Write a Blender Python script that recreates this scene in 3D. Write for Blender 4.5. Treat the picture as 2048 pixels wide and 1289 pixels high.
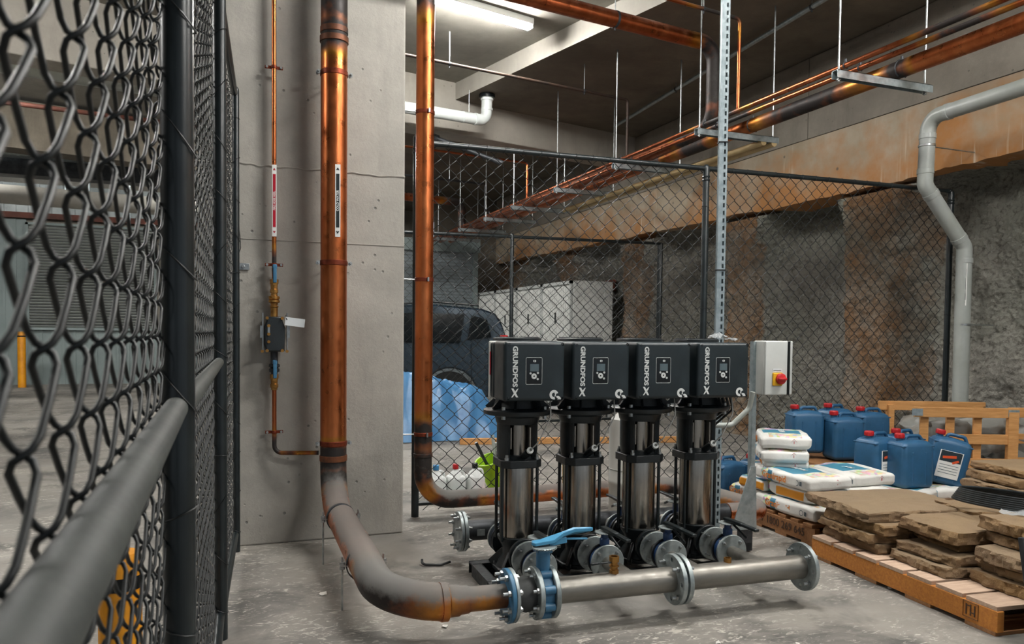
import bpy, math, random
from mathutils import Vector, Matrix, noise
R = math.radians
sc = bpy.context.scene
for o in list(bpy.data.objects): bpy.data.objects.remove(o)
col = sc.collection

# ---------------------------------------------------------------- camera, world, exposure
YAW, PITCH, ROLL = R(20.976), R(-2.1), 0.0105
F_ = Vector((math.sin(YAW)*math.cos(PITCH), math.cos(YAW)*math.cos(PITCH), math.sin(PITCH)))
R0 = Vector((math.cos(YAW), -math.sin(YAW), 0)); U0 = R0.cross(F_)
Rv = R0*math.cos(ROLL)+U0*math.sin(ROLL); Uv = U0*math.cos(ROLL)-R0*math.sin(ROLL)
cam = bpy.data.cameras.new('camera'); camo = bpy.data.objects.new('camera', cam); col.objects.link(camo)
mw = Matrix.Identity(4)
for i in range(3): mw[i][0], mw[i][1], mw[i][2] = Rv[i], Uv[i], -F_[i]
mw[2][3] = 1.45
camo.matrix_world = mw
cam.sensor_width = 36; cam.lens = 1550/2048*36; cam.shift_y = 0.03837; cam.clip_start = .02
cam.dof.use_dof = True; cam.dof.focus_distance = 4.6; cam.dof.aperture_fstop = 8.5
sc.camera = camo
vs = sc.view_settings
vs.view_transform = 'Standard'; vs.look = 'None'; vs.gamma = 1; vs.exposure = 1.92; vs.use_curve_mapping = False
wd = bpy.data.worlds.new('world'); sc.world = wd; wd.use_nodes = True
wd.node_tree.nodes['Background'].inputs[0].default_value = (.80, .90, 1, 1)
wd.node_tree.nodes['Background'].inputs[1].default_value = .12
LAMP = 90.0        # strength of the ceiling battens

# ---------------------------------------------------------------- helpers
def lin(h):
    h = h.lstrip('#'); v = [int(h[i:i+2], 16)/255 for i in (0, 2, 4)]
    return tuple(x/12.92 if x <= .04045 else ((x+.055)/1.055)**2.4 for x in v)+(1,)

class G:
    """tiny node-graph writer"""
    def __init__(s, name):
        s.m = bpy.data.materials.new(name); s.m.use_nodes = True; s.t = s.m.node_tree
        s.b = s.t.nodes['Principled BSDF']; s.tc = None
    def n(s, typ, ins=None, **kw):
        nd = s.t.nodes.new('ShaderNode'+typ)
        for k, v in kw.items(): setattr(nd, k, v)
        for k, v in (ins or {}).items(): s.put(nd.inputs[k], v)
        return nd
    def put(s, sock, v):
        if hasattr(v, 'is_output') or isinstance(v, bpy.types.NodeSocket): s.t.links.new(v, sock)
        else: sock.default_value = v
    def obj(s):
        if not s.tc: s.tc = s.n('TexCoord')
        return s.tc.outputs['Object']
    def noise(s, sc_=5, det=4, rough=.55, vec=None, stretch=None, dist=0):
        v = vec if vec is not None else s.obj()
        if stretch: v = s.n('Mapping', {'Vector': v, 'Scale': stretch}).outputs[0]
        return s.n('TexNoise', {'Vector': v, 'Scale': sc_, 'Detail': det, 'Roughness': rough, 'Distortion': dist}).outputs['Fac']
    def rng(s, v, a, b, c=0., d=1.):
        return s.n('MapRange', {'Value': v, 'From Min': a, 'From Max': b, 'To Min': c, 'To Max': d}).outputs[0]
    def mix(s, f, a, b):
        nd = s.n('Mix', data_type='RGBA'); s.put(nd.inputs['Factor'], f)
        for k, v in ((6, a), (7, b)): s.put(nd.inputs[k], lin(v) if isinstance(v, str) else v)
        return nd.outputs[2]
    def math(s, op, a, b=0., clamp=False):
        nd = s.n('Math', operation=op, use_clamp=clamp); s.put(nd.inputs[0], a); s.put(nd.inputs[1], b); return nd.outputs[0]
    def xyz(s, v=None): return s.n('SeparateXYZ', {0: v if v is not None else s.obj()}).outputs
    def bump(s, h, st=.3, d=.01, prev=None):
        ins = {'Height': h, 'Strength': st, 'Distance': d}
        if prev is not None: ins['Normal'] = prev
        return s.n('Bump', ins).outputs[0]
    def out(s, color=None, rough=None, metal=None, normal=None, **kw):
        if color is not None: s.put(s.b.inputs['Base Color'], lin(color) if isinstance(color, str) else color)
        if rough is not None: s.put(s.b.inputs['Roughness'], rough)
        if metal is not None: s.put(s.b.inputs['Metallic'], metal)
        if normal is not None: s.put(s.b.inputs['Normal'], normal)
        for k, v in kw.items(): s.put(s.b.inputs[k.replace('_', ' ')], v)
        return s.m

def simple(name, c, c2=None, rough=.5, metal=0., sc_=6, lo=.35, hi=.7, bump=0., bs=40, stretch=None, rv=0., **kw):
    g = G(name); colr = lin(c); f = None
    if c2: f = g.rng(g.noise(sc_, 5, .6, stretch=stretch), lo, hi); colr = g.mix(f, c, c2)
    rr = rough
    if rv: rr = g.rng(g.noise(sc_*2.3, 3), .3, .7, rough-rv, rough+rv)
    nm = g.bump(g.noise(bs, 4, .6, stretch=stretch), bump, .01) if bump else None
    return g.out(colr, rr, metal, nm, **kw)

MT = {}
class MB:
    """collects geometry, then links it as ONE mesh object"""
    def __init__(s): s.v = []; s.f = []; s.a = []; s.mi = []; s.cur = 0
    def add(s, vs, fs, M=None, a=0.):
        k = len(s.v)
        for p in vs: s.v.append(tuple(M @ Vector(p)) if M is not None else tuple(p))
        s.a += (list(a) if hasattr(a, '__len__') else [a]*len(vs))
        for f in fs: s.f.append(tuple(i+k for i in f)); s.mi.append(s.cur)
        return s
    def box(s, c, d, rz=0., M=None, rx=0., ry=0.):
        x, y, z = (q/2 for q in d)
        vs = [(i, j, k) for k in (-z, z) for j in (-y, y) for i in (-x, x)]
        T = Matrix.Translation(c)
        if rz: T = T @ Matrix.Rotation(rz, 4, 'Z')
        if ry: T = T @ Matrix.Rotation(ry, 4, 'Y')
        if rx: T = T @ Matrix.Rotation(rx, 4, 'X')
        if M is not None: T = M @ T
        return s.add(vs, [(0, 2, 3, 1), (4, 5, 7, 6), (0, 1, 5, 4), (2, 6, 7, 3), (0, 4, 6, 2), (1, 3, 7, 5)], T)
    def bar(s, p0, p1, w, h, up=(0, 0, 1)):
        p0 = Vector(p0); p1 = Vector(p1); d = p1-p0; L = d.length; x = d.normalized()
        y = Vector(up).cross(x)
        if y.length < 1e-4: y = Vector((0, 1, 0)).cross(x)
        y.normalize(); z = x.cross(y); c = (p0+p1)/2
        T = Matrix(((x[0], y[0], z[0], c[0]), (x[1], y[1], z[1], c[1]), (x[2], y[2], z[2], c[2]), (0, 0, 0, 1)))
        return s.box((0, 0, 0), (L, w, h), M=T)
    def cyl(s, p0, p1, r, r2=None, n=16, caps=True, a=0.):
        return s.tube([p0, p1], r, n, caps=caps, rads=[r, r if r2 is None else r2], a=[a, a])
    def tube(s, path, r, n=12, caps=True, rads=None, a=None, closed=False):
        P = [Vector(p) for p in path]; m = len(P)
        T = []
        for i in range(m):
            if closed: t = P[(i+1) % m]-P[i-1]
            else: t = P[min(i+1, m-1)]-P[max(i-1, 0)]
            T.append(t.normalized())
        u = Vector((0, 0, 1)) if abs(T[0].z) < .9 else Vector((1, 0, 0))
        u = (u-T[0]*u.dot(T[0])).normalized()
        vs = []; at = []
        for i in range(m):
            u = (u-T[i]*u.dot(T[i])).normalized(); w = T[i].cross(u)
            rr = rads[i] if rads else r
            for k in range(n):
                q = 2*math.pi*k/n
                vs.append(P[i]+(u*math.cos(q)+w*math.sin(q))*rr)
            at += [a[i] if a else 0.]*n
        fs = []
        for i in range(m if closed else m-1):
            j = (i+1) % m
            for k in range(n):
                l = (k+1) % n
                fs.append((i*n+k, i*n+l, j*n+l, j*n+k))
        if caps and not closed:
            fs.append(tuple(range(n-1, -1, -1))); fs.append(tuple((m-1)*n+k for k in range(n)))
        return s.add(vs, fs, None, at)
    def lathe(s, prof, n=24, M=None, a0=0., a1=2*math.pi, a=0.):
        full = abs(a1-a0-2*math.pi) < 1e-6; m = n if full else n+1
        vs = []
        for r, z in prof:
            for k in range(m):
                q = a0+(a1-a0)*k/n
                vs.append((r*math.cos(q), r*math.sin(q), z))
        fs = []
        for i in range(len(prof)-1):
            for k in range(n):
                l = (k+1) % m
                fs.append((i*m+k, i*m+l, (i+1)*m+l, (i+1)*m+k))
        return s.add(vs, fs, M, a)
    def prism(s, poly, z0, z1, M=None):
        n = len(poly)
        vs = [(x, y, z0) for x, y in poly]+[(x, y, z1) for x, y in poly]
        fs = [tuple(range(n-1, -1, -1)), tuple(range(n, 2*n))]
        for i in range(n): j = (i+1) % n; fs.append((i, j, n+j, n+i))
        return s.add(vs, fs, M)
    def rbox(s, c, d, r, n=6, M=None, nz=0., seed=0, fz=None):
        """rounded box; grid finer near the edges"""
        h = [q/2 for q in d]; r = min(r, min(h)*.999)
        def ticks(hh):
            inn = hh-r; k = max(2, n//2)
            a = [-hh, -inn-r*.6, -inn-r*.2]+[-inn+2*inn*i/k for i in range(k+1)]+[inn+r*.2, inn+r*.6, hh]
            return sorted(set(round(q, 6) for q in a))
        tk = [ticks(q) for q in h]; idx = {}; vs = []; fs = []
        def vid(p):
            key = tuple(round(q, 5) for q in p)
            if key in idx: return idx[key]
            inn = [max(-h[i]+r, min(h[i]-r, p[i])) for i in range(3)]
            dv = Vector([p[i]-inn[i] for i in range(3)])
            q = Vector(inn)+(dv.normalized()*r if dv.length > 1e-7 else dv)
            if fz: q = Vector(fz(q))
            if nz:
                q += Vector(noise.noise_vector(q*9+Vector((seed*3.1, seed*1.7, seed)))) * nz
            idx[key] = len(vs); vs.append(q+Vector(c)); return idx[key]
        for ax in range(3):
            b, e = (ax+1) % 3, (ax+2) % 3
            for sg in (-1, 1):
                for i in range(len(tk[b])-1):
                    for j in range(len(tk[e])-1):
                        q = []
                        for (ii, jj) in ((i, j), (i+1, j), (i+1, j+1), (i, j+1)):
                            p = [0, 0, 0]; p[ax] = sg*h[ax]; p[b] = tk[b][ii]; p[e] = tk[e][jj]; q.append(vid(p))
                        if sg < 0: q.reverse()
                        fs.append(tuple(q))
        return s.add(vs, fs, M)
    def grid(s, fn, nu, nv, M=None, afn=None, flip=False):
        vs = []; at = []
        for j in range(nv+1):
            for i in range(nu+1):
                p = fn(i/nu, j/nv); vs.append(p); at.append(afn(i/nu, j/nv) if afn else 0.)
        fs = []
        for j in range(nv):
            for i in range(nu):
                q = (j*(nu+1)+i, j*(nu+1)+i+1, (j+1)*(nu+1)+i+1, (j+1)*(nu+1)+i)
                fs.append(q[::-1] if flip else q)
        return s.add(vs, fs, M, at)
    def build(s, name, mat, parent=None, bevel=0., smooth=True, ang=38, world=False, seg=2, kind=None):
        off = Vector((0, 0, 0))
        if world and parent is not None: off = Vector(parent.location)
        me = bpy.data.meshes.new(name)
        me.from_pydata([tuple(Vector(p)-off) for p in s.v] if off.length else s.v, [], s.f)
        for m in (mat if isinstance(mat, (list, tuple)) else [mat]): me.materials.append(MT[m] if isinstance(m, str) else m)
        if any(s.mi): me.polygons.foreach_set('material_index', s.mi)
        if any(s.a):
            at = me.attributes.new('burn', 'FLOAT', 'POINT'); at.data.foreach_set('value', s.a)
        if smooth:
            me.polygons.foreach_set('use_smooth', [True]*len(me.polygons)); me.set_sharp_from_angle(angle=R(ang))
        me.update()
        o = bpy.data.objects.new(name, me); col.objects.link(o)
        if parent is not None: o.parent = parent
        if bevel:
            b = o.modifiers.new('bevel', 'BEVEL'); b.width = bevel; b.segments = seg; b.limit_method = 'ANGLE'; b.angle_limit = R(40)
        if kind: o['kind'] = kind
        return o

def tag(o, label, cat, group=None):
    o['label'] = label; o['category'] = cat
    if group: o['group'] = group
    return o
def thing(name, label, cat, loc=(0, 0, 0), rz=0., group=None):
    o = bpy.data.objects.new(name, None); col.objects.link(o); o.empty_display_size = .1
    o.location = loc; o.rotation_euler = (0, 0, rz)
    return tag(o, label, cat, group)
def struct(o, label=None):
    o['kind'] = 'structure'
    if label: o['label'] = label
    return o
def copy_tree(o, parent=None):
    c = o.copy(); col.objects.link(c); c.parent = parent
    for ch in [q for q in bpy.data.objects if q.parent == o]: copy_tree(ch, c)
    return c
def text(parent, body, size, mat, M, name='lettering', bold=0., extrude=.0004, ax='LEFT', sx=1.):
    cu = bpy.data.curves.new(name, 'FONT'); cu.body = body; cu.size = size; cu.offset = bold; cu.extrude = extrude; cu.align_x = ax; cu.align_y = 'CENTER'
    cu.resolution_u = 3
    t = bpy.data.objects.new(name, cu); col.objects.link(t)
    dg = bpy.context.evaluated_depsgraph_get()
    me = bpy.data.meshes.new_from_object(t.evaluated_get(dg))
    bpy.data.objects.remove(t); bpy.data.curves.remove(cu)
    me.transform(M @ Matrix.Diagonal((sx, 1, 1, 1))); me.materials.clear(); me.materials.append(MT[mat])
    o = bpy.data.objects.new(name, me); col.objects.link(o); o.parent = parent
    return o
def frame(o, x, y):
    """matrix with origin o and in-plane axes x (reading direction) and y (letter up)"""
    x = Vector(x).normalized(); y = Vector(y); y = (y-x*y.dot(x)).normalized(); z = x.cross(y)
    return Matrix(((x[0], y[0], z[0], o[0]), (x[1], y[1], z[1], o[1]), (x[2], y[2], z[2], o[2]), (0, 0, 0, 1)))
def rounded(pts, rad, n=8):
    """polyline with rounded corners; rad may be a list per inner corner"""
    P = [Vector(p) for p in pts]; out = [P[0]]
    for i in range(1, len(P)-1):
        r = rad[i-1] if hasattr(rad, '__len__') else rad
        a = (P[i-1]-P[i]).normalized(); b = (P[i+1]-P[i]).normalized()
        th = a.angle(b); t = r/math.tan(th/2)
        c = P[i]+(a+b).normalized()*(r/math.sin(th/2))
        s0 = P[i]+a*t-c; s1 = P[i]+b*t-c; w = s0.angle(s1)
        for k in range(n+1):
            q = k/n
            out.append(c+(s0*math.sin((1-q)*w)+s1*math.sin(q*w))/math.sin(w))
    out.append(P[-1]); return out
def dense(path, step):
    out = [path[0]]
    for a, b in zip(path, path[1:]):
        k = max(1, int((b-a).length/step))
        for i in range(1, k+1): out.append(a+(b-a)*(i/k))
    return out
def burned(path, marks):
    """burn value per path point; marks = [(centre, half width)] along the length"""
    L = 0; out = []; prev = path[0]
    for p in path:
        L += (p-prev).length; prev = p
        out.append(max([0]+[max(0, min(1, 1.6*(1-abs(L-c)/w))) for c, w in marks]))
    return out
def hexbolt(mb, p, d, r=.009, h=.008, stud=.012):
    p = Vector(p); d = Vector(d).normalized()
    mb.cyl(p, p+d*h, r, n=6); mb.cyl(p+d*h, p+d*(h+stud), r*.55, n=8)
def flange(mb, c, ax, ro, ri, t, n=28):
    """flat ring flange centred on c"""
    z = Vector(ax).normalized(); x = Vector((0, 0, 1)) if abs(z.z) < .9 else Vector((1, 0, 0)); x = (x-z*x.dot(z)).normalized()
    M = frame(Vector(c), x, z.cross(x))
    mb.lathe([(ri, -t/2), (ro-.003, -t/2), (ro, -t/2+.003), (ro, t/2-.003), (ro-.003, t/2), (ri, t/2), (ri, -t/2)], n, M)
def ring_pts(c, ax, r, n, ph=0.):
    z = Vector(ax).normalized(); x = Vector((0, 0, 1)) if abs(z.z) < .9 else Vector((1, 0, 0)); x = (x-z*x.dot(z)).normalized(); y = z.cross(x)
    return [Vector(c)+(x*math.cos(ph+2*math.pi*k/n)+y*math.sin(ph+2*math.pi*k/n))*r for k in range(n)]
# ---------------------------------------------------------------- materials
def mk_concrete(name, a, b, dirt=None, spots=True, bump=.25, scale=1., rough=.85):
    g = G(name); f = g.rng(g.noise(1.3*scale, 6, .65), .3, .7)
    c = g.mix(f, a, b)
    if dirt:
        st = g.rng(g.noise(2.2*scale, 5, .7, stretch=(1, 1, .25)), .55, .8, 0, .6); c = g.mix(st, c, dirt)
    mo = g.rng(g.noise(5*scale, 6, .75), .45, .7, 0, .45); c = g.mix(mo, c, b)
    nm = g.bump(g.noise(40*scale, 6, .75), bump, .008)
    if spots:
        vo = g.n('TexVoronoi', {'Vector': g.obj(), 'Scale': 11*scale}).outputs['Distance']
        sp = g.math('MULTIPLY', g.rng(vo, .06, .13, 1, 0), g.rng(g.noise(3*scale, 2), .48, .56))
        c = g.mix(g.math('MULTIPLY', sp, .7), c, '5a5c5a'); nm = g.bump(g.math('MULTIPLY', sp, -1.), .5, .01, nm)
    return g.out(c, rough, 0, nm)
MT['column'] = mk_concrete('column_concrete', 'b2ada4', '928f88', '6f6d67', bump=.4)
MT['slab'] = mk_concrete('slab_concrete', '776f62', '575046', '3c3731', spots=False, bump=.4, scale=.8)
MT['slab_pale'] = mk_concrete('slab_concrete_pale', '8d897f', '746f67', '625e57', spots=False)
MT['step_face'] = mk_concrete('slab_edge_concrete', 'b0aba1', '9a958b', '85817a', spots=False)
MT['beam'] = mk_concrete('beam_concrete', 'a8a298', '938e85', '77726a')

def mk_floor():
    g = G('floor_concrete'); o = g.obj()
    f = g.rng(g.noise(.8, 6, .65), .35, .68); c = g.mix(f, '8d8880', '6a6763')
    big = g.rng(g.noise(1.9, 5, .6, dist=.6), .5, .68, 0, .85); c = g.mix(big, c, '484744')
    sc1 = g.rng(g.noise(13, 5, .65, stretch=(1, 2.2, 1), dist=1.6), .55, .63)
    sc1 = g.math('MULTIPLY', sc1, g.rng(g.noise(1.5, 3, .6), .42, .58)); c = g.mix(g.math('MULTIPLY', sc1, .8), c, 'c2bbb0')
    sp = g.rng(g.noise(75, 2, .5), .72, .76); c = g.mix(g.math('MULTIPLY', sp, .5), c, '3f3e3c')
    r = g.rng(g.noise(2.5, 4), .3, .7, .6, .9)
    nm = g.bump(g.noise(45, 5, .7), .22, .006); nm = g.bump(sc1, .2, .004, nm)
    return g.out(c, r, 0, nm)
MT['floor'] = mk_floor()

def mk_stained():
    g = G('stained_beam_concrete'); x, y, z = g.xyz()
    f = g.rng(g.noise(1.4, 6, .65), .3, .7); c = g.mix(f, 'b3a592', '94866f')
    hm = g.rng(z, 3.1, 4.15, 1, 0)
    st = g.rng(g.math('ADD', g.noise(.9, 5, .65), g.math('MULTIPLY', hm, .22)), .53, .74, 0, .9); st = g.math('MULTIPLY', st, g.rng(z, 3.9, 4.05, 1, .15))
    c = g.mix(st, c, 'a8713a')
    dr = g.rng(g.noise(3, 4, .6, stretch=(1, 5, .25)), .58, .66); dr = g.math('MULTIPLY', dr, g.rng(g.noise(.8, 2), .5, .6)); dr = g.math('MULTIPLY', dr, g.rng(z, 3.95, 4.02, 1, 0))
    c = g.mix(g.math('MULTIPLY', dr, .7), c, 'd2c6b2')
    vo = g.n('TexVoronoi', {'Vector': g.obj(), 'Scale': 2.2}).outputs['Distance']; sp = g.rng(vo, .035, .06, .8, 0)
    c = g.mix(sp, c, '55504a')
    nm = g.bump(g.noise(30, 5, .7), .3, .008)
    return g.out(c, .85, 0, nm)
MT['stained'] = mk_stained()
MT['wall_panel'] = mk_concrete('wall_panel_concrete', '8f887d', '736c62', '5b554c', bump=.4)

def mk_shot():
    g = G('shotcrete'); at = g.n('Attribute', attribute_name='burn').outputs['Fac']
    f = g.rng(g.noise(1.6, 6, .7), .32, .68); c = g.mix(f, 'bcb7ac', '918e85')
    c = g.mix(g.rng(g.noise(.5, 3), .45, .65, 0, .6), c, '92988a')
    s = g.rng(g.math('ADD', at, g.math('MULTIPLY', g.math('SUBTRACT', g.noise(1.8, 5, .7), .5), 2.)), .3, 1.0); c = g.mix(s, c, '9a7450')
    n1 = g.noise(15, 6, .75); vo = g.n('TexVoronoi', {'Vector': g.obj(), 'Scale': 17}).outputs['Distance']
    c = g.mix(g.rng(n1, .34, .5, .75, 0), c, '454139')
    nm = g.bump(g.math('ADD', n1, g.math('MULTIPLY', vo, .8)), 1., .09)
    return g.out(c, .92, 0, nm)
MT['shotcrete'] = mk_shot()

def mk_copper(name, a, b, dust=0.):
    g = G(name); at = g.n('Attribute', attribute_name='burn').outputs['Fac']
    f = g.rng(g.noise(5, 6, .65, stretch=(1, 1, .35)), .3, .72); c = g.mix(f, a, b)
    str_ = g.rng(g.noise(9, 4, .6, stretch=(1, 1, .12)), .62, .75, 0, .5); c = g.mix(str_, c, 'e79a66')
    nb = g.noise(7, 4, .6)
    bu = g.rng(g.math('ADD', at, g.math('MULTIPLY', g.math('SUBTRACT', nb, .5), .9)), .3, .95)
    bu = g.math('MULTIPLY', bu, g.rng(at, .02, .1))
    rim = g.math('MULTIPLY', g.rng(at, .02, .25), g.rng(at, .5, .85, 1, 0)); c = g.mix(g.math('MULTIPLY', rim, .6), c, 'c08a35')
    c = g.mix(bu, c, '2d2826')
    ro = g.math('ADD', g.rng(g.noise(12, 4), .3, .7, .24, .42), g.math('MULTIPLY', bu, .25)); me = g.math('SUBTRACT', 1., g.math('MULTIPLY', bu, .6))
    if dust:
        nz = g.xyz(g.n('NewGeometry').outputs['Normal'])[2]
        d = g.rng(g.math('ADD', nz, g.math('MULTIPLY', g.math('SUBTRACT', g.noise(9, 5, .7),   .5), 1.7)), .05, .5); d = g.math('MULTIPLY', d, g.rng(g.xyz()[2], .45, .6, 1, 0))
        d = g.math('MULTIPLY', d, dust); c = g.mix(d, c, '6c6a66'); me = g.math('MULTIPLY', me, g.math('SUBTRACT', 1., d)); ro = g.math('MAXIMUM', ro, g.math('MULTIPLY', d, .85))
    return g.out(c, ro, me, g.bump(g.noise(8, 3), .04, .01))
MT['copper'] = mk_copper('copper', 'd6814f', 'a85730')
MT['copper_dusty'] = mk_copper('copper_dusty', 'd6814f', 'a85730', dust=.95)
MT['copper_dark'] = mk_copper('copper_dark', 'c07048', '8a4527', dust=.25)
S = simple
MT['pipe_brown'] = S('brown_pipe', '4c3a30', '2e2a28', .5, .4, 6)
MT['strap'] = S('copper_strap', '8a3f26', '5e2a1b', .45, .7, 20)
MT['brass'] = S('brass', 'b98a4c', '8d6535', .35, .9, 20)
MT['zinc'] = S('zinc_steel', 'b9bcbc', '8d9292', .35, .85, 25)
MT['galv'] = S('galvanised_steel', 'b4bfc2', '8f9da1', .42, .75, 22, rv=.08)
MT['galv_flange'] = S('galvanised_flange', 'a9b1b1', '7f8888', .45, .6, 18, rv=.1)
MT['steel'] = S('dull_steel_pipe', '8f8b83', '6d6a64', .42, .65, 9, stretch=(.3, 1, 1), rv=.1)
MT['dark_steel'] = S('dark_steel', '45474a', '2d3033', .5, .6, 9, bump=.1)
def mk_stainless():
    g = G('brushed_stainless'); x, y, z = g.xyz()
    n1 = g.noise(60, 3, .6, stretch=(1, 1, .02)); c = g.mix(g.rng(n1, .3, .7), 'b5b0a8', '8d8881')
    return g.out(c, g.rng(n1, .3, .7, .16, .30), 1.)
MT['stainless'] = mk_stainless()
MT['black'] = S('black_casting', '1f2629', '14191b', .42, 0., 14, bump=.06, rv=.08)
MT['black_gloss'] = S('black_powder_coat', '161c1e', '20282a', .32, 0., 10)
MT['box_black'] = S('motor_box_black', '1d272b', '2a353a', .38, 0., 5, lo=.5, hi=.75, rv=.06)
MT['vinyl'] = S('black_vinyl_wire', '101415', '171c1d', .5)
MT['vinyl_worn'] = S('worn_rail_coating', '363a38', '464a46', .6, 0, 14, bump=.1)
MT['rubber'] = S('rubber', '3a3c3c', '4a4b49', .8, 0, 12, bump=.15)
MT['white_print'] = S('white_print', 'dfe2e0', rough=.5)
MT['white'] = S('white_paint', 'cfd2cf', 'bdc1be', .4, 0, 4)
MT['pale_box'] = S('pale_grey_box', 'c6c8c4', 'b4b7b3', .45, 0, 3)
MT['pvc_grey'] = S('grey_pvc', 'a2a6a3', '92978f', .35, 0, 3)
MT['pvc_white'] = S('white_pvc', 'd4d9d7', 'c2c8c5', .35, 0, 3)
MT['ball_white'] = S('sign_white', 'e6e6e2', rough=.45)
MT['red'] = S('red_plastic', 'c3262b', 'a81c22', .4, 0, 8)
MT['sign_red'] = S('sign_red', 'b3122a', rough=.45)
MT['sign_black'] = S('sign_black', '20282a', rough=.45)
MT['screen'] = S('lcd_screen', '56656b', '65757b', .2, 0, 5)
MT['panel_black'] = S('panel_black', '0d1214', rough=.25)
MT['yellow'] = S('yellow_plastic', 'e8b01c', 'd29a12', .45, 0, 8)
MT['yellow_paint'] = S('yellow_paint', 'e79c0e', 'd08408', .5, 0, 5)
MT['blue_paint'] = S('blue_valve_paint', '3f7394', '2f5f80', .4, 0, 12, rv=.08)
MT['blue_dark'] = S('dark_blue_paint', '1f3f6b', '17304f', .4, 0, 12)
MT['blue_bright'] = S('bright_blue_lever', '4f9ac2', '3f86ad', .4, 0, 10)
MT['blue_can'] = S('blue_polyethylene', '2c5c82', '24506f', .45, 0, 7, bump=.05, rv=.06)
MT['green'] = S('lime_plastic', 'a3cf1e', '86b315', .4, 0, 6)
MT['dark_green'] = S('dark_green_plastic', '1f5a3a', rough=.4)
MT['jug'] = S('translucent_jug', 'd9dcda', 'c9cdca', .4, 0, 6)
MT['cap_blue'] = S('blue_cap', '3c7fb0', rough=.4)
MT['wire_grey'] = S('grey_cable', '9b9b97', rough=.5)
MT['cable'] = S('black_cable', '16191a', rough=.5)
MT['tarp'] = S('blue_tarpaulin', '4d83b0', '3a6a96', .28, 0, 3, bump=.25, bs=22)
MT['car'] = S('car_paint', '182833', '1f323e', .18, .3, 2, Coat_Weight=.6)
MT['car_glass'] = S('car_glass', '0a1013', rough=.08)
MT['tyre'] = S('tyre', '141617', rough=.8)
MT['alloy'] = S('alloy', '8d9294', '6e7376', .3, .8, 10)
MT['tail'] = S('tail_light', 'b01a1e', rough=.2)
MT['locker'] = S('locker_white', 'd8d9d5', 'c6c8c4', .5, 0, 2)
MT['locker_edge'] = S('locker_frame', 'b7bab7', rough=.5)
MT['roller'] = S('roller_door_grey', '8b9498', '7b8488', .5, .1, 2)
MT['garage_wall'] = S('grey_cladding', '84908f', '758180', .6, 0, 1.5)
MT['rust'] = S('rust_fascia', '6b3a2b', '4a2a22', .7, 0, 4)
MT['duct'] = S('pale_duct', 'b9b6ad', 'a3a097', .5, 0, 3)
MT['sheet_light'] = S('translucent_sheeting', 'b6bfbf', '8e9898', .4, 0, 2)
MT['dirt_rock'] = S('red_rock', '7a3c28', '5a2c1f', .8, 0, 9, bump=.5)
MT['tank'] = S('tank_pale', 'b9b9b3', 'aeafa9', .4, 0, 2)
MT['batten_body'] = S('batten_body', 'd0d2cf', rough=.4)
MT['paper'] = S('paper_tag', 'dfe3e4', 'd3d8da', .6, 0, 6)
MT['paper_blue'] = S('tag_blue', '4e93b8', rough=.6)
MT['debris'] = S('paper_scrap', 'd6d3cc', rough=.8)
def mk_wood(name, a, b, sc_=6, ax=(1, 9, 9)):
    g = G(name); n1 = g.noise(sc_, 5, .65, stretch=ax, dist=.4); c = g.mix(g.rng(n1, .32, .68), a, b)
    kn = g.n('TexVoronoi', {'Vector': g.obj(), 'Scale': 3.1}).outputs['Distance']; c = g.mix(g.rng(kn, .03, .07, .7, 0), c, '4a2f1c')
    return g.out(c, .75, 0, g.bump(n1, .25, .004))
MT['wood'] = mk_wood('raw_pine', 'cf9a60', 'b17c44')
MT['wood_orange'] = mk_wood('orange_pallet_wood', 'c98536', 'a9662a')
MT['wood_dark'] = mk_wood('weathered_pallet_wood', 'a5754a', '845b38')
MT['wood_grey'] = mk_wood('dusty_deck_board', 'c2a892', 'a78d78')
MT['wood_mark'] = S('wood_stamp', '4b3424', rough=.8)
def mk_stone():
    g = G('sandstone'); n1 = g.noise(4, 6, .7); c = g.mix(g.rng(n1, .3, .7), 'b08d5e', '805e38'); rr = g.n('ObjectInfo').outputs['Random']; c = g.mix(g.math('MULTIPLY', rr, .5), c, '8d8172')
    c = g.mix(g.rng(g.noise(1.7, 4), .5, .68, 0, .7), c, 'a88a6c'); c = g.mix(g.rng(g.noise(9, 5, .7), .6, .75, 0, .6), c, '7a5c38')
    nz = g.xyz(g.n('NewGeometry').outputs['Normal'])[2]; c = g.mix(g.rng(nz, .7, .95, 0, .55), c, '9f8b70')
    nm = g.bump(g.noise(22, 7, .8), 1., .025)
    return g.out(c, .9, 0, nm)
MT['stone'] = mk_stone()
def mk_film(name, c, al, ro=.22):
    g = G(name); return g.out(c, ro, 0, g.bump(g.noise(9, 4, .6), .5, .02), Alpha=al)
MT['film'] = mk_film('clear_film', 'b9bec0', .5)
MT['wrap'] = mk_film('grey_wrap', '8d8d88', .8, .3)
MT['bag_white'] = S('bag_paper_white', 'dcdbd6', 'c9c8c3', .55, 0, 5, bump=.3, bs=12)
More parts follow.
